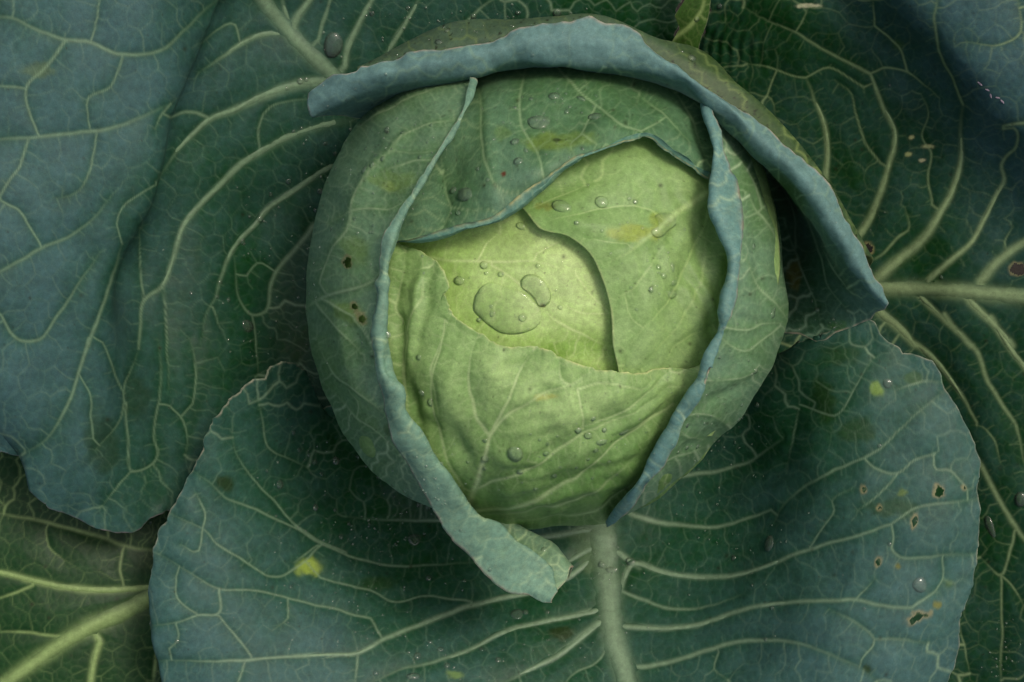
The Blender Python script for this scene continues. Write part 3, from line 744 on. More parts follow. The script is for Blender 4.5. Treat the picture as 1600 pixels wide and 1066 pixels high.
leaf('wrapper_leaf', 'loose wrapper leaf whose blue rolled rim arches over the top and right of the head', [
    'O 600,190,-250 680,160,-250 800,140,-260 950,140,-280 1080,190,-300 1150,270,-310 1190,360,-290 1210,440,-260 1225,520,-225',
    'O 560,185,-180 680,145,-180 800,120,-190 950,120,-200 1090,170,-230 1190,260,-250 1240,350,-240 1265,440,-215 1290,530,-195',
    'O 530,180,-103 650,135,-66 800,105,-50 950,115,-50 1090,160,-80 1190,250,-110 1260,340,-130 1315,430,-156 1345,500,-169',
    'O 505,180,-68 600,145,-23 739,122,2 830,102,12 946,112,16 1068,140,14 1140,205,4 1200,262,-11 1262,335,-40 1312,412,-87 1366,490,-145',
    'O 488,180,-56 526,162,-28 597,134,4 663,124,20 703,119,31 739,117,42 815,94,46 865,99,48 946,104,50 1000,109,50 1040,119,48 1071,129,46 1101,162,42 1152,198,36 1167,218,34 1193,243,28 1233,279,18 1264,314,4 1284,350,-11 1304,375,-28 1329,416,-52 1355,451,-80 1383,484,-114',
    'O 484,166,-45 522,140,-11 590,117,25 660,104,43 740,88,60 812,70,66 880,64,68 950,68,68 1010,82,66 1050,105,62 1095,136,58 1145,172,54 1190,218,48 1240,262,36 1276,300,19 1312,360,-7 1340,408,-37 1362,446,-65 1386,476,-100',
    'O 487,150,-53 515,122,-23 546,109,2 612,91,22 688,76,38 744,66,50 809,46,54 835,38,55 890,31,56 916,28,56 961,35,56 1000,46,54 1015,71,52 1040,91,50 1076,119,46 1122,147,42 1162,177,36 1190,195,33 1208,208,31 1253,248,19 1289,279,3 1304,314,-12 1324,350,-28 1345,385,-48 1365,425,-72 1385,466,-106'],
    '''C 2 1.6: 450,700 480,780 510,860 540,930 560,1000
C 2 1.6: 480,600 530,720 560,800 580,880 640,960
C 1.8 1.5: 560,760 600,830 650,900
C 1.6 1.5: 430,560 470,640 480,760
B 1.5 1.5: 850,65 845,120 850,185
B 1.5 1.5: 640,110 680,160 620,220
B 1.5 1.5: 985,90 980,150 960,205
C 1.5 1.5: 330,400 400,420 430,470
C 1.5 1.5: 500,600 560,600 600,650''', green=(34, 74, 32), bloomc=(88, 124, 116), vein=(134, 164, 134),
    bloom=[(700, 100, 1), (900, 60, 1), (1100, 150, .95), (1200, 230, .95), (1300, 350, .95), (1370, 460, .95), (520, 140, .95), (1260, 420, .1), (1280, 500, .2), (1340, 500, .4), (1220, 300, .0)],
    rimk=4, net=24, puff=2.5, lump=(3.5, 44), wav=8, wavf=38, edge=(196, 176, 150), netgain=1.2, bloomn=.15,
    edges={'u1': ('O 1225,520 1250,522 1275,534 1290,532 1305,520 1330,512 1345,505 1362,498 1368,488 1383,484 1388,474 1385,466', .02)},
    patches=[(1240, 432, 12, 30, (120, 110, 40), .5), (1310, 510, 22, 10, (52, 92, 30), .6)])

HD = dict(head=True, mat=None)
# ---- the head, from its heart outwards
leaf('head_leaf', 'innermost pale yellow green leaf at the heart of the head', [
    'O 500,560,-100 500,400,-100 560,270,-90 680,170,-80 850,130,-75 1010,170,-80 1130,270,-90 1190,400,-100',
    'O 600,480,-60 620,380,-53 700,300,-49 850,262,-46 1000,300,-51 1080,400,-55 1090,500,-62',
    'O 640,500,-42 700,420,-37 800,380,-34 860,360,-34 940,400,-36 980,470,-38 990,540,-42',
    'O 660,560,-40 720,520,-34 800,480,-28 850,470,-28 900,500,-28 950,540,-32 980,580,-38',
    'O 640,640,-62 720,640,-57 800,640,-54 850,640,-54 900,640,-54 960,640,-56 1040,640,-62'],
    '''G 1.5 3: 945,385 850,385 760,365 680,345 560,345 430,345 320,340 220,320 60,300
G 1.6 1.4: 450,330 480,270 540,230
G 1.8 1.4: 690,310 750,280 820,245
G 3 1.5: 700,530 790,600 880,650 1000,700
G 1.3 1.3: 850,400 900,470 960,530 990,560
G 1.8 2.4: 500,360 600,420 700,520
G 1.3 1.3: 760,490 850,550 990,560''', green=(156, 194, 96), bloomc=(204, 228, 152), vein=(224, 238, 170), bloom=[(880, 400, .9), (930, 440, .9), (850, 460, 1), (700, 400, .25), (760, 500, .2), (850, 550, .1), (930, 560, .15), (800, 340, .3)],
    net=30, puff=1.6, lump=(3, 60), bumps=[(885, 425, 55, 30, 20, 8), (930, 545, 50, 20, 25, -6), (700, 400, 50, 16, 5, 5), (700, 440, 30, 30, 0, -4)], head=True, mat=M_HEAD, netgain=.55, edge=(180, 200, 120), bloomn=.2,
    patches=[(895, 545, 60, 16, (112, 158, 46), .5), (790, 372, 50, 22, (130, 160, 80), .3), (848, 478, 5, 3, (120, 110, 50), .8)])

leaf('head_leaf', 'right inner head leaf with a pale fan of veins and a clear cluster of drops', [
    'O 1090,120,-38 1190,260,-38 1215,420,-44 1180,560,-44 1110,680,-46',
    'O 1020,170,-32 1110,290,-24 1150,420,-24 1120,560,-28 1060,680,-36',
    'O 900,200,-32 1000,300,-16 1060,400,-10 1060,520,-12 1010,650,-26',
    'O 800,290,-20 880,330,-10 960,380,-2 1000,460,-1 1005,540,-3 985,640,-20',
    'O 770,290,-20 820,329,-12 843,357,-9 888,370,-6 921,396,-5 940,434,-5 954,483,-5 958,543,-6 966,580,-9 960,640,-22'],
    '''G 6.5 2: 1440,20 1340,95 1260,150 1200,205 1130,260 1060,310 950,370
G 1.6 1.4: 640,130 740,90 840,50 930,10
G 1.4 1.4: 700,200 760,170 850,150 980,120 1100,110 1170,130
G 2.4 1.6: 1410,90 1390,200 1330,330 1290,430 1230,520 1130,620 1070,700 1040,790
G 2.4 1.6: 1420,130 1400,260 1380,400 1330,520 1280,610 1210,690 1150,760 1110,800
G 1.8 1.5: 1230,250 1180,330 1130,400 1090,460 1030,490 1000,560
G 1.4 1.4: 1440,600 1350,640 1260,700 1210,790
G 1.3 1.3: 890,250 960,260 1060,270
G 1.3 1.3: 1130,620 1080,580 1060,500''', green=(116, 156, 80), bloomc=(160, 190, 122), vein=(182, 208, 136), bloom=[(950, 330, .3), (1000, 450, .6), (1080, 400, .6), (1050, 520, .8), (900, 250, .3)],
    net=30, puff=3, lump=(3, 60), bumps=[(1010, 370, 70, 16, -32, 8), (1068, 440, 18, 110, 22, -9), (1115, 430, 12, 110, 16, 7), (1020, 470, 30, 60, 20, 5), (900, 350, 50, 18, 10, 5), (860, 300, 60, 14, -20, -4)], head=True, mat=M_HEAD, netgain=1.0, fnet=.35, edge=(196, 206, 140),
    ripple=[(1090, 450, 70, 150, -20, 30, 2.2)],
    patches=[(990, 365, 46, 14, (160, 170, 60), .6), (1030, 345, 20, 14, (140, 158, 56), .7), (850, 322, 18, 8, (130, 130, 50), .5)])

leaf('head_leaf', 'blistered front head leaf whose torn edge crosses below the heart', [
    'O 520,440,a-230 510,560,a-240 560,680,a-240 650,760,a-240 760,800,a-240 900,805,a-240 1020,780,a-240 1110,690,a-240 1170,600,a-240',
    'O 540,400,-22 545,560,-20 590,680,-20 660,750,-21 760,812,a-150 840,817,a-150 950,805,a-150 1040,735,-42 1110,640,-38 1150,540,-36',
    'O 570,390,-16 590,500,-9 640,620,-6 700,700,-3 770,755,-5 850,775,-9 950,760,-11 1030,700,-14 1080,640,-19 1130,540,-22',
    'O 600,385,-12 640,480,-2 700,560,4 760,620,8 820,660,10 900,680,10 980,670,6 1040,630,2 1070,610,-0 1110,570,-7',
    'O 625,384,-19 660,395,-11 690,415,-4 702,441,-1 702,475,2 709,492,2 730,509,3 749,520,3 775,535,4 790,541,4 824,539,5 850,544,5 880,559,5 910,569,5 936,576,4 970,580,3 1000,582,0 1030,576,-2 1056,574,-6 1096,580,-11'],
    '''G 1.8 1.6: 150,290 140,400 110,550 150,630 140,800 140,900
G 1.8 1.6: 220,370 220,480 170,590 150,640
G 1.8 2: 330,560 300,660 265,780 280,900 290,1000
G 1.6 3: 440,660 415,760 420,900 450,1000 490,1060
G 1.6 3: 680,710 620,800 580,900 530,990 500,1060
G 3 1.5: 500,1060 560,980 640,940 720,890 830,855 900,810 960,770
G 1.8 1.5: 860,870 870,960 885,1040
G 1.8 1.5: 860,870 950,850 1060,860 1130,870 1170,830
G 1.5 1.5: 780,740 800,840 830,855
G 2 1.6: 820,1060 900,1020 1000,990 1110,920 1180,860 1250,800
G 1.8 1.5: 1000,1066 1080,1040 1200,980 1300,930
E 5.5 3: 512,545 540,470 560,400 578,330
E 2.2 1.6: 500,500 450,400 420,300 410,200 430,100 445,0
E 1.8 1.6: 370,360 330,250 320,130 330,20
E 2.4 1.6: 540,490 620,460 720,420 820,350 900,310 1000,270 1100,200
E 2.4 1.6: 530,555 650,540 760,500 830,470 900,400 960,350 1010,320 1120,250
E 2 1.6: 560,570 700,555 820,530 900,490 970,430 1017,380
E 2 1.6: 650,585 780,580 880,560 960,510 1017,450 1090,350''', green=(106, 146, 76), bloomc=(168, 198, 126), vein=(194, 214, 152),
    bloom=[(650, 450, .45), (800, 600, .85), (900, 620, .9), (700, 620, .6), (800, 780, -.1), (900, 780, -.1), (1000, 700, .1), (640, 650, .1), (760, 720, .3), (1050, 600, .7), (950, 800, -.2)], net=26, puff=6, lump=(9, 48), bumps=[(722, 700, 16, 42, -25, -12), (648, 633, 10, 46, -10, -10), (672, 665, 24, 16, 35, -8), (802, 712, 32, 15, 0, 10), (705, 600, 26, 42, 10, 9), (690, 540, 14, 40, 5, 6), (770, 590, 50, 26, 10, 7), (880, 655, 55, 22, -28, 9), (960, 610, 40, 16, -10, 7), (830, 640, 12, 60, 45, -6), (930, 690, 90, 10, -30, 6), (900, 745, 120, 8, -18, -6), (870, 775, 120, 7, -10, 5), (625, 500, 10, 70, 0, -7), (655, 470, 9, 60, 8, 6), (1010, 660, 70, 9, -42, -6)], head=True, mat=M_HEAD, netgain=1.1, fnet=.4, edge=(200, 206, 140), wav=3.2, wavf=14,
    ripple=[(640, 480, 50, 110, 5, 34, 2.5), (860, 770, 240, 45, 80, 22, 1.6)],
    patches=[(850, 620, 22, 6, (170, 175, 90), .7)])

leaf('head_leaf', 'dark green top head leaf with a blue rolled lip and large drops', [
    'O 640,200,-4 720,110,a-160 820,80,a-170 960,80,a-170 1060,100,a-160 1150,200,a-90',
    'O 625,250,-38 720,170,-27 830,125,-21 950,130,-19 1050,165,-20 1140,250,-24',
    'O 620,300,-32 700,240,-12 800,200,0 900,190,2 1000,180,-6 1110,255,-20',
    'O 612,350,-16 700,310,5 790,275,20 860,240,25 930,205,21 1010,198,8 1112,268,-8',
    'O 612,378,-2 660,380,12 726,365,20 774,356,27 815,330,33 845,303,38 880,274,38 915,249,38 946,236,32 985,219,24 1012,214,19 1046,238,15 1071,253,13 1091,268,9 1112,278,6',
    'O 612,379,4 655,376,24 720,362,35 772,350,42 812,324,47 842,297,51 878,268,52 913,246,50 946,233,40 985,217,30 1012,212,24 1046,236,20 1071,251,17 1091,266,14 1112,276,10',
    'O 614,377,4 652,372,23 716,352,35 762,340,42 802,312,47 835,286,51 868,262,53 908,241,51 943,231,41 984,216,30 1014,211,24 1048,234,20 1073,250,17 1092,265,13 1113,275,9'],
    '''B 2.4 1.6: 565,240 580,350 580,440 600,530 640,590 720,590 800,560
B 1.8 1.5: 450,520 460,600 475,640 455,700
B 1.6 1.5: 475,635 560,650 600,650
B 2.4 1.6: 730,180 700,280 700,380 730,440 760,500 770,560
B 2 1.6: 790,190 870,280 930,330 1000,390 1066,410
B 1.6 1.5: 930,330 890,400 850,450 880,500
B 1.4 1.4: 890,410 950,460
C 1.6 1.4: 0,290 60,340 100,400 140,440
C 1.6 1.4: 60,230 120,300 160,380 200,500''', green=(70, 110, 58), bloomc=(102, 138, 110), vein=(158, 186, 136),
    bloom=[(640, 350, .5), (700, 350, .5), (730, 300, .2), (850, 250, .2), (900, 210, .1), (820, 160, .3), (950, 150, .2), (720, 200, .6), (770, 345, 1.2), (830, 300, 1.2), (900, 248, 1.1), (690, 372, 1.2)],
    rimk=4, rimc=(98, 142, 124), net=28, puff=4.5, lump=(6, 64), bumps=[(700, 285, 26, 70, 20, -13), (765, 240, 16, 80, -5, 8), (848, 200, 46, 26, 0, -10), (905, 175, 40, 20, 30, 6), (840, 270, 60, 18, -25, 7), (985, 150, 60, 14, 35, -6), (1060, 215, 50, 10, 50, 6)], head=True, mat=M_HEAD, netgain=1.25, fnet=.45, wav=2.2, wavf=22, edge=(180, 176, 120),
    patches=[(860, 225, 40, 22, (124, 150, 56), .65), (900, 215, 30, 14, (120, 146, 56), .5), (788, 275, 4, 4.5, (96, 40, 18), 1), (870, 218, 9, 4, (40, 50, 26), .8), (785, 210, 14, 14, (100, 130, 50), .4)])

leaf('wrapper_leaf', 'left wrapper leaf of the head with a rolled rim ending in a curled tongue', [
    'O 700,140,a-200 620,180,a-260 560,260,a-280 530,360,a-290 525,460,a-290 540,560,a-290 580,660,a-290 650,740,a-280 740,790,a-230 820,830,a-180 870,860,a-150 886,905,a-130',
    'O 728,116,a-80 640,128,a-110 578,175,a-135 528,248,a-145 502,315,a-145 485,390,a-145 479,460,a-145 484,540,a-145 510,625,a-145 552,700,a-145 610,762,a-150 690,805,a-150 780,812,a-140 830,838,a-132 868,860,a-125 892,888,a-120',
    'O 736,118,19 665,140,20 612,190,22 565,270,23 540,340,23 525,420,22 522,500,22 535,580,21 562,650,21 605,712,19 660,765,15 745,818,a-128 820,850,a-118 868,868,a-108 887,893,a-102',
    'O 739,120,43 700,165,49 655,230,48 612,310,46 575,400,44 562,500,43 570,590,41 596,660,39 635,720,38 690,775,a-20 760,830,a-84 810,860,a-100 862,885,a-95 882,910,a-92',
    'O 740,126,54 732,161,63 713,200,62 688,241,62 659,286,58 640,318,55 621,362,52 606,418,50 599,480,50 600,530,50 612,580,51 628,640,49 660,692,a88 699,745,a36 747,806,a-28 786,830,a-58 828,872,a-80 850,902,a-84 860,932,a-84',
    'O 740,127,60 732,161,70 713,201,69 688,241,70 660,287,68 642,317,67 626,345,65 614,375,63 606,420,63 601,480,64 598,540,64 607,590,66 626,610,65 630,645,66 660,684,a105 675,715,a82 699,745,a58 722,782,a25 748,806,a-6 780,820,a-30 806,842,a-48 838,866,a-66 860,890,a-72 866,925,a-78',
    'O 740,127,65 731,163,76 712,201,75 687,241,76 658,287,75 639,318,74 621,348,72 611,378,72 600,420,72 595,475,73 592,530,74 598,580,76 614,620,75 620,655,75 642,695,a104 664,735,a72 692,775,a34 722,815,a2 760,856,a-26 790,880,a-44 818,905,a-58 845,925,a-66 862,934,a-74',
    'O 739,125,63 728,162,76 708,200,77 683,240,78 655,284,76 634,318,75 614,350,71 600,388,68 593,430,68 592,480,68 585,520,68 590,565,70 602,630,69 615,680,68 641,728,a68 672,780,a26 694,818,a-2 715,850,a-22 747,882,a-40 773,909,a-52 800,925,a-60 826,928,a-66 848,940,a-74 861,938,a-80'],
    '''B 3.4 1.8: 10,965 80,920 150,895 230,870 290,810
B 1.6 1.4: 80,870 110,780 160,700 190,600 240,520 290,470 380,470 450,460
B 1.6 1.4: 150,440 230,370 320,320 430,270 500,240
B 1.6 1.4: 250,530 330,500 420,490 460,480
B 1.6 1.4: 290,470 330,420 420,380 510,370
B 1.6 1.4: 100,690 210,640 290,640 340,620 370,600
B 2 1.5: 80,920 150,960 200,1000 240,1080
B 2 1.5: 60,930 130,1010 200,1090
E 1.6 1.5: 170,0 200,40 230,80
E 1.8 1.5: 60,60 110,150 180,210 260,270 310,330
E 1.8 1.5: 100,200 170,280 250,340 310,400
E 1.4 1.4: 180,290 185,240 160,220
E 1.5 1.3: 560,590 570,645 550,700
E 1.5 1.3: 570,645 620,640 700,690 740,760''', green=(88, 128, 64), bloomc=(120, 154, 122), vein=(182, 206, 156),
    bloom=[(620, 180, .6), (550, 250, .65), (640, 250, .5), (620, 300, .25), (500, 350, .8), (500, 450, .7), (560, 400, .35), (560, 550, .2), (520, 600, .25), (570, 660, .15), (600, 720, .4), (595, 500, 1.2), (605, 620, 1.2), (640, 700, 1.2), (720, 820, 1.2), (800, 890, 1.0), (850, 920, .9), (604, 400, 1.1), (650, 300, .8), (690, 250, .6)],
    rimk=4, rimc=(112, 150, 128), net=24, puff=4.2, lump=(5, 58), bumps=[(600, 300, 30, 100, 25, 7), (560, 300, 10, 90, 25, -5), (570, 450, 60, 9, -18, 6), (540, 560, 12, 60, -15, -5), (600, 240, 50, 8, -45, -4)], head=True, mat=M_HEAD, zblend=(690, 740), netgain=1.25, fnet=.5, relief=1.6, wav=3, wavf=28, edge=(190, 164, 140), bloomn=.25,
    holes=[(540, 408, 7, 9, 0), (562, 496, 6, 11, -35), (551, 478, 5, 6, 0)],
    patches=[(620, 280, 40, 20, (120, 150, 66), .55), (550, 395, 20, 26, (116, 146, 56), .4), (545, 490, 26, 22, (120, 150, 56), .5), (605, 675, 8, 10, (50, 76, 22), .6), (785, 862, 9, 12, (150, 176, 80), .7), (773, 905, 8, 8, (130, 160, 70), .6), (604, 290, 14, 10, (140, 160, 76), .4)])

leaf('wrapper_leaf', 'right wrapper leaf of the head with a wavy rolled rim down to a pointed tip', [
    'O 1120,180,a-240 1150,250,a-280 1170,350,a-290 1180,450,a-290 1170,540,a-290 1130,620,a-290 1070,700,a-280 1000,770,a-240 955,812,a-170',
    'O 1112,170,a-130 1160,215,a-140 1200,300,a-145 1219,370,a-145 1228,440,a-145 1232,500,a-145 1216,555,a-145 1190,600,a-145 1160,650,a-145 1120,690,a-148 1070,745,a-150 1010,790,a-150 952,822,a-150',
    'O 1110,168,-3 1150,220,1 1178,300,7 1195,380,9 1202,450,9 1200,510,9 1180,570,9 1150,620,9 1110,668,7 1060,720,5 1010,768,1 972,800,a-82 953,820,a-122',
    'O 1108,168,15 1128,210,22 1148,280,24 1162,350,27 1162,420,28 1155,490,28 1138,550,29 1110,610,26 1070,670,22 1030,715,21 1000,755,18 968,795,a-60 953,818,a-114',
    'O 1102,160,36 1108,195,41 1116,225,44 1116,255,44 1114,290,46 1116,325,48 1126,355,49 1138,390,49 1142,410,50 1138,440,51 1126,485,50 1120,530,49 1108,560,48 1098,585,46 1080,620,43 1060,648,39 1046,675,38 1030,705,36 1014,732,35 995,760,35 970,792,a-30 952,815,a-104',
    'O 1098,158,47 1106,195,54 1114,222,59 1115,255,61 1113,290,64 1114,325,67 1122,350,68 1132,378,68 1141,400,69 1139,436,70 1127,482,69 1122,520,68 1106,550,67 1096,590,65 1078,618,62 1062,640,56 1048,672,53 1030,702,51 1016,728,50 998,754,50 972,788,a-18 950,817,a-102',
    'O 1100,162,57 1110,188,66 1121,218,71 1128,255,74 1134,290,77 1137,325,79 1142,355,80 1148,385,80 1149,405,81 1144,440,81 1136,480,81 1130,516,79 1116,555,77 1103,592,75 1086,622,71 1068,650,63 1053,680,60 1036,708,58 1020,732,56 1000,760,56 975,792,a-16 951,818,a-102',
    'O 1104,167,57 1117,187,66 1127,218,70 1142,258,74 1151,284,76 1155,309,78 1160,345,78 1157,375,79 1155,400,79 1152,436,80 1147,471,79 1134,507,79 1127,525,78 1114,558,74 1096,606,71 1080,638,67 1064,665,61 1050,691,57 1034,723,56 1014,752,55 1004,768,a6 980,796,a-34 952,822,a-106'],
    '''C 1.8 1.5: 270,1010 340,1020 400,1000 455,1000
C 1.8 1.5: 330,800 360,860 400,910 470,1000
C 1.6 1.5: 330,590 360,640 400,700 430,760
C 1.5 1.5: 290,480 350,560 380,640
F 1.6 1.4: 230,0 250,60 300,90 370,60 420,20
F 1.6 1.4: 215,180 300,170 340,150
F 1.6 1.4: 130,290 200,280 260,310
F 1.6 1.4: 110,320 150,350 190,360
F 1.8 1.4: 0,500 80,430 150,400 220,370''', green=(90, 130, 70), bloomc=(118, 152, 124), vein=(176, 200, 156),
    bloom=[(1120, 250, 1.1), (1140, 350, 1.1), (1145, 420, 1.1), (1110, 560, 1.0), (1180, 350, .2), (1200, 450, .35), (1180, 550, .5), (1130, 640, .5), (1060, 700, .6), (1000, 770, .8), (1160, 280, .0), (1210, 500, .5)],
    rimk=4, rimc=(100, 142, 138), net=24, puff=4.2, lump=(5, 58), bumps=[(1190, 420, 12, 90, -5, 6), (1170, 500, 50, 9, 12, 5), (1130, 620, 50, 9, -30, 5), (1070, 710, 50, 8, -40, 4)], head=True, mat=M_HEAD, zblend=(740, 780), netgain=1.25, fnet=.5, relief=1.6, wav=3, wavf=26, edge=(190, 170, 140), bloomn=.25)
#LEAVES_END

# ---- stem, under the head
a = np.linspace(0, 2*math.pi, 33); hh = np.linspace(0, 1, 9)
rr = (34-8*hh+3*np.sin(hh*9))*S*2
X = np.stack([np.cos(a)[None]*rr[:, None], np.sin(a)[None]*rr[:, None], np.repeat((hh*200*S)[:, None], 33, 1)-.012], -1)
V, Q, C = mesh_from_grid('stem', X, np.ones((9, 33, 3))*srgb(130, 150, 100)); V[:, 0] += 0
link('stem', make_mesh('stem', V, Q[:, ::-1], C, M_OUT, {'bloom': np.zeros(len(V))}), plant)

#DROPS
# ------------------------------------------------------------------ water lying on the leaves
bpy.context.view_layer.update(); DG = bpy.context.evaluated_depsgraph_get()
LNAME = {o.name: i for i, o in enumerate(LEAVES)}
def surf(px, py, r=0):
    z0, n0, l0 = surf0(px, py, r)
    a = world(px, py, 500.); b = world(px, py, -600.); dv = Vector(b-a).normalized()
    ok, loc, nn, fi, ob, mt_ = SC.ray_cast(DG, Vector(a), dv)
    if not ok: return z0, n0, l0
    n = np.array(nn); n = n if n[2] > 0 else -n
    n = n0*.6+n*.4; n /= np.linalg.norm(n)
    return loc[2]/S-BASE, n, l0
def surf0(px, py, r=0):
    xi = int((px-OX)/CELL); yi = int((py-OY)/CELL); k = 1 if r < 6 else 2
    zz = TZ[yi-k:yi+k+1, xi-k:xi+k+1]; nn = TNn[yi-k:yi+k+1, xi-k:xi+k+1]; zc = TZ[yi, xi]
    if zc < -1e8: zc = zz.max()
    ok = np.abs(zz-zc) < 14
    n = nn[ok].mean(0) if ok.any() else np.array([0, 0, 1.]); z = float(zz[ok].mean()) if ok.any() else float(zc)
    n = n/(np.linalg.norm(n)+1e-9)
    if n[2] < 0: n = -n
    return z, n, int(TID[yi, xi])
def drop_mesh(name, seed, nu=22, nv=10, h=.62, wob=.10):
    rs = np.random.RandomState(seed); ph = rs.uniform(0, 6.28, 3); am = rs.uniform(0, wob, 3)
    V = []; 
    for j in range(nv+1):
        t = j/nv
        a = (t*.92)*math.pi/2          # past the widest point, as a bead that stands up
        rad = math.sin(a); z = math.cos(a)
        for i in range(nu):
            q = 2*math.pi*i/nu; w_ = 1+am[0]*math.cos(2*q+ph[0])+am[1]*math.cos(3*q+ph[1])*.5+am[2]*math.cos(q+ph[2])*.5
            V.append((math.cos(q)*rad*w_, math.sin(q)*rad*w_, (z-.06)*h))
    F = [(j*nu+i, (j+1)*nu+i, (j+1)*nu+(i+1) % nu, j*nu+(i+1) % nu) for j in range(nv) for i in range(nu)]
    me = bpy.data.meshes.new(name); me.from_pydata(V, [], F); me.polygons.foreach_set('use_smooth', [True]*len(F)); me.update(); me.validate()
    me.materials.append(M_WATER); return me
PROTO = [drop_mesh('water_drop', i, h=hh_, wob=wb) for i, (hh_, wb) in enumerate([(.62, .04), (.7, .02), (.5, .10), (.45, .16), (.6, .12)])]
PENDING = []
def put(px, py, rx, ry=None, ang=0, label=None, group=None, var=None):
    ry = ry or rx; z, n, lid = surf(px, py, max(rx, ry)); k = (DC-z)/DC*S
    o = bpy.data.objects.new('water_drop', PROTO[var if var is not None else random.randrange(5)]); COL.objects.link(o)
    p = world(px, py, z); o.location = Vector(p)-Vector(n)*(.04*rx*k)
    q = Vector((0, 0, 1)).rotation_difference(Vector(n)).to_matrix()
    o.rotation_euler = (q @ Matrix.Rotation(-math.radians(ang), 3, 'Z')).to_euler()
    o.scale = (rx*k, ry*k, math.sqrt(rx*ry)*k*(.8 if max(rx, ry) > 8 else 1))
    if label is None: PENDING.append((o, px, py, max(rx, ry))); label = 'clear droplet on the cabbage'
    o['label'] = label; o['category'] = 'water drop'
    if group: o['group'] = group
    return o
random.seed(5)
BIG = [
 ('B', 755, 375, 40, 27, 5, 'largest oval water drop in the hollow of the dark top head leaf', 3),
 ('B', 802, 297, 20, 16, 0, 'round drop just above the largest drop on the dark top head leaf', 0),
 ('B', 928, 360, 20, 20, 0, 'clear drop right of the largest drop on the dark top head leaf', 4),
 ('B', 885, 305, 15, 11, 30, 'glinting drop between two others high on the dark top head leaf', 4),
 ('B', 527, 600, 30, 23, 15, 'dark glinting drop low on the left of the dark top head leaf', 2),
 ('B', 490, 587, 13, 12, 0, 'round bead touching the glinting drop on the top head leaf', 0),
 ('B', 120, 140, 31, 40, 15, 'large green tinted drop held beside the top left midrib', 2),
 ('B', 948, 623, 23, 20, 0, 'round flat drop on the right inner head leaf near its top edge', 0),
 ('B', 825, 637, 34, 21, 18, 'oval flat drop nearest the left tip of the right inner head leaf', 2),
 ('B', 700, 697, 17, 14, 10, 'drop on the heart leaf just under the blue rolled lip', 4),
 ('B', 585, 818, 15, 13, 0, 'white glinting bead on the pale vein of the heart leaf', 0),
 ('B', 508, 866, 19, 15, 0, 'round drop on the heart leaf by the torn edge of the front leaf', 0),
 ('C', 95, 907, 25, 16, -5, 'biggest bead of the cluster on the right inner head leaf', 0),
 ('C', 105, 872, 14, 10, -10, 'oval bead just above the biggest one of the cluster', 2),
 ('C', 100, 824, 8, 18, -8, 'long narrow bead at the top of the cluster on the right inner leaf', 4),
 ('C', 73, 850, 12, 11, 0, 'round bead at the middle left of the cluster on the right inner leaf', 0),
 ('C', 57, 825, 10, 10, 0, 'round bead at the top left of the cluster on the right inner leaf', 0),
 ('E', 650, 395, 25, 27, 10, 'tall pear shaped drop standing on the blistered front head leaf', 1),
 ('E', 905, 360, 18, 10, -10, 'oval drop at the lower right of the blistered front head leaf', 2),
 ('E', 865, 341, 13, 12, 0, 'round bead left of the oval drop on the blistered front leaf', 0),
 ('E', 970, 330, 18, 10, -25, 'slanting drop at the right end of the blistered front leaf', 2),
 ('E', 400, 243, 9, 15, 0, 'upright narrow drop on the left of the blistered front leaf', 4),
 ('E', 655, 865, 21, 17, -20, 'faceted drop on the front outer leaf below the curled tongue', 3),
 ('E', 350, 1050, 19, 13, 0, 'glinting drop at the bottom border left of the thick front midrib', 4),
 ('E', 353, 645, 22, 18, 0, 'shallow drop in the shaded cup left of the curled tongue', 3),
 ('E', 935, 735, 20, 9, 0, 'flat drop lying across the top of the thick front midrib', 3),
 ('F', 380, 658, 20, 24, 10, 'tall clear drop in the fold of the front outer leaf at right', 2),
 ('F', 822, 778, 25, 22, -30, 'shining pale drop beside the hole on the right of the front leaf', 3),
 ('F', 730, 185, 16, 14, 20, 'drop by the yellow spot near the upper right edge of the front leaf', 3),
 ('F', 1120, 528, 17, 24, 0, 'bright drop at the right border on the dark lower leaf', 1),
 ('F', 1030, 605, 13, 32, -20, 'long pale streak of water on the dark lower right leaf', 3),
 ('A', 765, 1005, 26, 18, 25, 'shallow drop in the dark hollow left of the head', 3),
 ('A', 803, 675, 11, 10, 0, 'round bead on the side vein left of the head', 0)]
for v_, a_, b_, rx_, ry_, an, lb, vr in BIG:
    V0 = VIEWS[v_]; put(V0[0]+a_/V0[2], V0[1]+b_/V0[2], rx_/V0[2], ry_/V0[2], an, lb, None, vr)
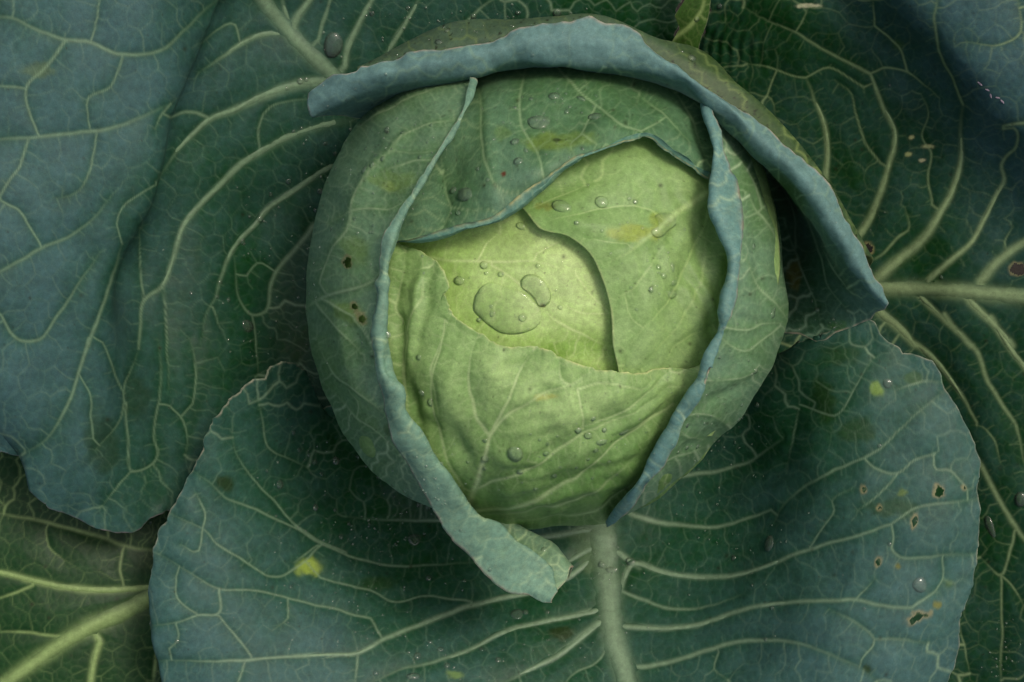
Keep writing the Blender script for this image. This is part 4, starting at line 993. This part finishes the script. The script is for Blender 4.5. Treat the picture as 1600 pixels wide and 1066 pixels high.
SMALL = '''B 680,438,13 690,497,16 714,465,8 505,658,9 1033,612,8 1052,622,8 637,846,10 592,843,7 703,980,12 611,968,9 820,948,8 568,987,7 215,525,14 240,508,10 272,490,8 285,400,10 387,485,7 287,1033,10 125,475,7 78,590,8 63,650,7 45,905,8 127,520,8 730,305,7 678,332,7 735,170,5 445,130,12 470,95,8 553,52,9 690,40,8 810,40,12 240,42,8 350,25,7 565,520,6 597,555,7 615,430,6 330,410,5 160,435,6 175,440,4 250,480,5 300,460,4 220,460,6 115,705,7 870,688,7 930,295,6 850,330,6 840,345,7 770,350,5 1000,570,5 905,570,5 890,460,5
A 988,590,9 970,648,6 748,745,9 770,668,6 925,250,10 945,245,7 890,560,8 680,870,6 705,925,8 885,272,6 835,600,6 670,915,6 590,905,6 860,640,5 905,405,6 930,395,6
C 35,893,8 160,180,12 410,970,14 545,955,9 175,60,8 245,20,8 130,160,6 415,955,7 595,985,6 530,930,5 300,1000,5 770,265,5 930,855,6 350,760,10 260,1010,5 85,800,4 40,870,3
G 67,650,12 198,743,12 208,890,14 925,998,11 862,1048,14 1117,1001,7 970,1045,8 1082,452,6 853,180,8 960,215,7 1035,188,6 1068,182,7 695,360,10 500,530,8 448,587,9 600,570,6 770,463,6 757,480,5 720,900,6 998,310,6 735,285,6 1045,350,5 795,345,5 1165,460,10 1100,95,10 1240,325,5 550,395,6 410,410,5 655,625,6 1315,1025,8
E 562,408,12 835,324,11 880,291,8 740,393,10 765,458,9 663,447,12 912,324,8 374,214,11 432,424,7 560,355,8 560,438,6 710,497,7 887,384,8 272,44,10 736,675,10 362,990,12 400,948,7 450,1018,9 430,970,9 395,760,9 500,768,6 122,415,12 62,552,10 990,712,12 905,720,10 240,1040,8 745,860,6 165,320,6 245,465,7 290,487,7 340,520,9 365,545,9 390,555,10 325,505,7 745,365,7 830,435,6 865,410,5 185,405,7 300,660,5 220,600,5 160,600,6 120,560,6 550,970,7 600,1000,8 490,620,5 680,860,8 575,735,6
F 340,150,9 290,293,10 345,250,8 138,376,7 168,372,9 140,312,6 112,390,6 275,700,8 388,848,6 705,370,6 330,160,6 235,110,6 265,90,5 320,120,5 300,250,6 735,660,6 660,850,6 370,940,6 20,330,4 75,480,5 170,440,5
D 978,382,10 1045,378,10 980,525,9 870,452,14 913,290,7 1060,615,8 930,345,7 960,360,6 1000,420,6 830,410,5 550,940,8 525,215,4 470,570,5 905,770,6'''
for ln in SMALL.split('\n'):
    q = ln.split(); V0 = VIEWS[q[0]]
    for t in q[1:]:
        a_, b_, r_ = map(float, t.split(',')); r_ *= random.uniform(1.05, 1.25)/V0[2]
        put(V0[0]+a_/V0[2], V0[1]+b_/V0[2], r_, r_*random.uniform(.78, 1), random.uniform(0, 180))

LAND = [(540, 408, 'the round hole in the left wrapper'), (556, 492, 'the ragged hole in the left wrapper'), (788, 275, 'the rust brown spot on the top head leaf'), (842, 190, 'the largest drop on the top head leaf'),
 (727, 304, 'the dark glinting drop on the top head leaf'), (940, 315, 'the flat round drop on the right inner leaf'), (1048, 459, 'the drop cluster on the right inner leaf'), (1040, 348, 'the yellowish blob on the midrib'),
 (790, 490, 'the wide flat pool in the heart'), (845, 455, 'the bright blob at the centre'), (805, 710, 'the pear shaped drop on the front head leaf'), (935, 690, 'the oval drops at lower right of the head'),
 (672, 630, 'the upright drop left on the front head leaf'), (482, 885, 'the yellow patch on the front outer leaf'), (350, 756, 'the dark green patch on the left lobe'), (878, 990, 'the dark patch beside the front midrib'),
 (865, 935, 'the tip of the curled tongue'), (935, 880, 'the top of the thick front midrib'), (807, 960, 'the faceted drop below the tongue'), (1200, 850, 'the tall drop in the right fold'),
 (1467, 767, 'the largest of the upper holes at right'), (1435, 963, 'the ragged hole at lower right'), (952, 818, 'the pointed tip of the right wrapper'), (1226, 500, 'the right bulge of the head'),
 (1140, 400, 'the wavy rim of the right wrapper'), (740, 125, 'the top corner of the left wrapper'), (490, 165, 'the left end of the arching blue rim'), (830, 45, 'the crown of the arching blue rim'),
 (1385, 475, 'the right end of the arching blue rim'), (520, 120, 'the foot of the top left midrib'), (360, 395, 'the long side vein left of the head'), (480, 470, 'the left bulge of the head'), (385, 500, 'the shallow drop left of the head'),
 (1368, 608, 'the yellow spot on the right lobe'), (640, 800, 'the lower left foot of the head'), (620, 280, 'the yellowish patch on the left wrapper'), (1090, 40, 'the yellowish leaf base at top'), (500, 730, 'the shaded left cup of the front leaf'), (1585, 420, 'the hole at the right border')]
rz = random.Random(31)
for (cx, cy, sx, sy, num) in [(545, 330, 45, 110, 14), (650, 220, 45, 50, 10), (870, 180, 90, 50, 12), (1040, 420, 50, 70, 8), (860, 690, 140, 70, 14), (1110, 640, 60, 70, 8)]:
    for _ in range(num):
        r_ = rz.uniform(1.9, 3.6); put(cx+rz.uniform(-1, 1)*sx, cy+rz.uniform(-1, 1)*sy, r_, r_*rz.uniform(.75, 1), rz.uniform(0, 180))
def pool(poly, hgt, label):
    P = pts(poly); n = 72; P = np.vstack([P, P[:1]]); P = resample(P, n+1)[:-1]; c = P.mean(0); V = []; k = 9
    for j in range(k+1):
        f = (1-(j/k))**.6 if j < k else 0
        for p in P:
            q = c+(p-c)*f; z, nn, _ = surf(q[0], q[1], 8); rho = f
            V.append([q[0], q[1], z+hgt*(1-rho**5)**.55+.2-1.2*(rho > .999)])
    V = np.array(V).reshape(k+1, n, 3)
    for _ in range(3): V[1:, :, 2] = (np.roll(V[1:, :, 2], 1, 1)+V[1:, :, 2]*2+np.roll(V[1:, :, 2], -1, 1))/4
    V[-1] = V[-1].mean(0)
    B = V[:1].copy(); B[..., 2] -= 3
    A = np.concatenate([B*0+[[c[0], c[1], V[0, :, 2].mean()-4]], B, V]).reshape(-1, 3)
    W = world(A[:, 0], A[:, 1], A[:, 2]); o0 = W[-1].copy(); W = W-o0
    F = [(j*n+i, j*n+(i+1) % n, (j+1)*n+(i+1) % n, (j+1)*n+i) for j in range(1, k+2) for i in range(n)]
    me = make_mesh('water_pool', W, np.array(F)[:, ::-1], None, M_WATER); o = link('water_pool', me, None, label=label, category='water drop'); o.location = Vector(o0)
pool('G 425,490 450,450 500,425 550,440 590,455 640,470 680,505 710,540 712,590 690,620 650,640 600,650 540,645 490,615 450,580 420,545', 3.2, 'wide flat pool of clear water in the middle of the pale heart')
pool('G 620,420 640,400 665,395 710,412 742,455 750,500 735,525 705,535 685,505 650,470 622,445', 6, 'bright heart shaped blob of water at the very centre of the head')
pool('G 1180,150 1215,138 1262,150 1270,190 1240,215 1215,240 1185,245 1165,215 1195,195', 5, 'lumpy yellowish water blob on the midrib of the right inner head leaf')

buckets = {}
for (o, px, py, r_) in PENDING:
    q = min(LAND, key=lambda l: (l[0]-px)**2+(l[1]-py)**2); dx, dy = px-q[0], py-q[1]
    dr = ('right of' if dx > 0 else 'left of') if abs(dx) > abs(dy) else ('below' if dy > 0 else 'above')
    buckets.setdefault((dr, q[2]), []).append((math.hypot(dx, dy), o, r_))
for (dr, nm), L_ in buckets.items():
    L_.sort(key=lambda e: e[0]); ORD = ['nearest', 'second nearest', 'third nearest', 'fourth nearest', 'fifth nearest', 'sixth nearest', 'seventh nearest', 'eighth nearest', 'ninth nearest', 'tenth nearest', 'eleventh nearest', 'twelfth nearest', 'thirteenth nearest', 'fourteenth nearest', 'fifteenth nearest', 'sixteenth nearest', 'seventeenth nearest', 'farthest']
    for i_, (d_, o, r_) in enumerate(L_):
        o['label'] = ((ORD[min(i_, 17)]+' droplet ') if len(L_) > 1 else 'lone small droplet ')+dr+' '+nm; o['group'] = 'small clear droplets scattered over the leaves'

# finer spray, far too many to count
rs = np.random.RandomState(77); VV = []; FF = []; sv = []
SPR = [(560, 470, 90, 330, 150, 2.0), (640, 250, 70, 110, 90, 1.6), (850, 220, 110, 90, 80, 1.6), (540, 900, 160, 120, 330, 1.5), (600, 830, 60, 30, 70, 1.7), (760, 1010, 200, 60, 150, 1.7), (1030, 420, 60, 90, 60, 1.3),
       (880, 450, 110, 90, 60, 1.3), (400, 420, 70, 130, 110, 1.6), (720, 30, 180, 25, 90, 1.9), (1120, 700, 70, 90, 90, 1.6), (1190, 500, 30, 130, 60, 1.5), (850, 700, 180, 80, 110, 1.4), (650, 780, 70, 40, 60, 2.2),
       (1300, 370, 120, 90, 70, 1.2), (1060, 860, 100, 60, 60, 1.4), (1230, 850, 130, 120, 70, 1.4), (950, 900, 30, 40, 50, 1.6), (540, 190, 60, 60, 30, 1.8), (1570, 1020, 30, 40, 60, 1.5), (500, 700, 60, 90, 60, 1.5), (1290, 510, 40, 30, 30, 1.4), (480, 440, 10, 120, 40, 2.2), (1000, 600, 60, 60, 30, 1.2)]
dome = [(math.cos(2*math.pi*i/6)*r_, math.sin(2*math.pi*i/6)*r_, z_) for r_, z_ in ((.95, -.1), (.8, .45)) for i in range(6)]+[(0, 0, .68)]
df = [(i, (i+1) % 6, 6+(i+1) % 6, 6+i) for i in range(6)]+[(6+i, 6+(i+1) % 6, 12, 12) for i in range(6)]
dfa = [(i, (i+1) % 6, 6+(i+1) % 6) for i in range(6)]+[(i, 6+(i+1) % 6, 6+i) for i in range(6)]+[(6+i, 6+(i+1) % 6, 12) for i in range(6)]
nd = 0
for (cx, cy, sx, sy, num, rm) in SPR:
    for _ in range(num):
        px = rs.normal(cx, sx*.6); py = rs.normal(cy, sy*.6)
        if not (-20 < px < 1620 and -20 < py < 1086): continue
        z, n, _l = surf(px, py); 
        if n[2] < .2: continue
        r_ = rm*(.3+1.05*rs.rand()**2.6); k = (DC-z)/DC*S
        R3 = np.array(Vector((0, 0, 1)).rotation_difference(Vector(n)).to_matrix()); c = world(px, py, z)
        VV.append((np.array(dome)*r_*k) @ R3.T + c); FF.append(np.array(dfa)+nd*13); nd += 1
VV = np.concatenate(VV); FF = np.concatenate(FF)
link('water_spray', make_mesh('water_spray', VV, FF, None, M_SPRAY), None, kind='stuff', label='fine spray of tiny water specks scattered over the leaves', category='water')

# a few pinkish flecks lying on the far flap
mf = bpy.data.materials.new('dried petal'); mf.use_nodes = True; bf = mf.node_tree.nodes['Principled BSDF']; bf.inputs['Roughness'].default_value = .7
nf = mf.node_tree.nodes.new('ShaderNodeTexNoise'); nf.inputs['Scale'].default_value = 900; cf = mf.node_tree.nodes.new('ShaderNodeValToRGB')
cf.color_ramp.elements[0].color = (.20, .14, .18, 1); cf.color_ramp.elements[1].color = (.50, .42, .46, 1)
mf.node_tree.links.new(nf.outputs['Fac'], cf.inputs[0]); mf.node_tree.links.new(cf.outputs[0], bf.inputs['Base Color'])
for q, (fx_, fy_, ln_, an, lb) in enumerate([(1531, 131, 9, 40, 'uppermost pinkish dried petal crumb on the top right flap'), (1543, 141, 7, 20, 'pinkish crumb next below the uppermost one on the flap'),
        (1548, 150, 8, 80, 'middle pinkish crumb of the little row on the flap'), (1559, 153, 7, 10, 'pinkish crumb right of the middle one on the flap'), (1566, 159, 8, 50, 'lowest pinkish crumb of the row on the flap')]):
    z, n, _l = surf(fx_, fy_); k = (DC-z)/DC*S; V = []
    for j in range(7):
        t = j/6; wd = math.sin(math.pi*(.08+.84*t))*.42
        for i in range(7):
            s_ = i/6*2-1; V.append(((t*2-1), s_*wd, .12*(1-s_*s_)+.10*vnoise(t*9+q*20, s_*4, 2., 5)))
    V = np.array(V); Vb = V.copy(); Vb[:, 2] -= .08
    R3 = np.array((Vector((0, 0, 1)).rotation_difference(Vector(n)).to_matrix() @ Matrix.Rotation(-math.radians(an), 3, 'Z')))
    A = np.concatenate([V, Vb])*ln_*.5*k @ R3.T
    F = []
    for j in range(6):
        for i in range(6):
            a_ = j*7+i; F.append((a_, a_+7, a_+8, a_+1)); F.append((49+a_, 49+a_+1, 49+a_+8, 49+a_+7))
    o = link('petal_crumb', make_mesh('petal_crumb', A, np.array(F), None, mf), None, label=lb, category='petal'); o['group'] = 'pinkish crumbs on the top right flap'
    o.location = Vector(world(fx_, fy_, z+1.5))
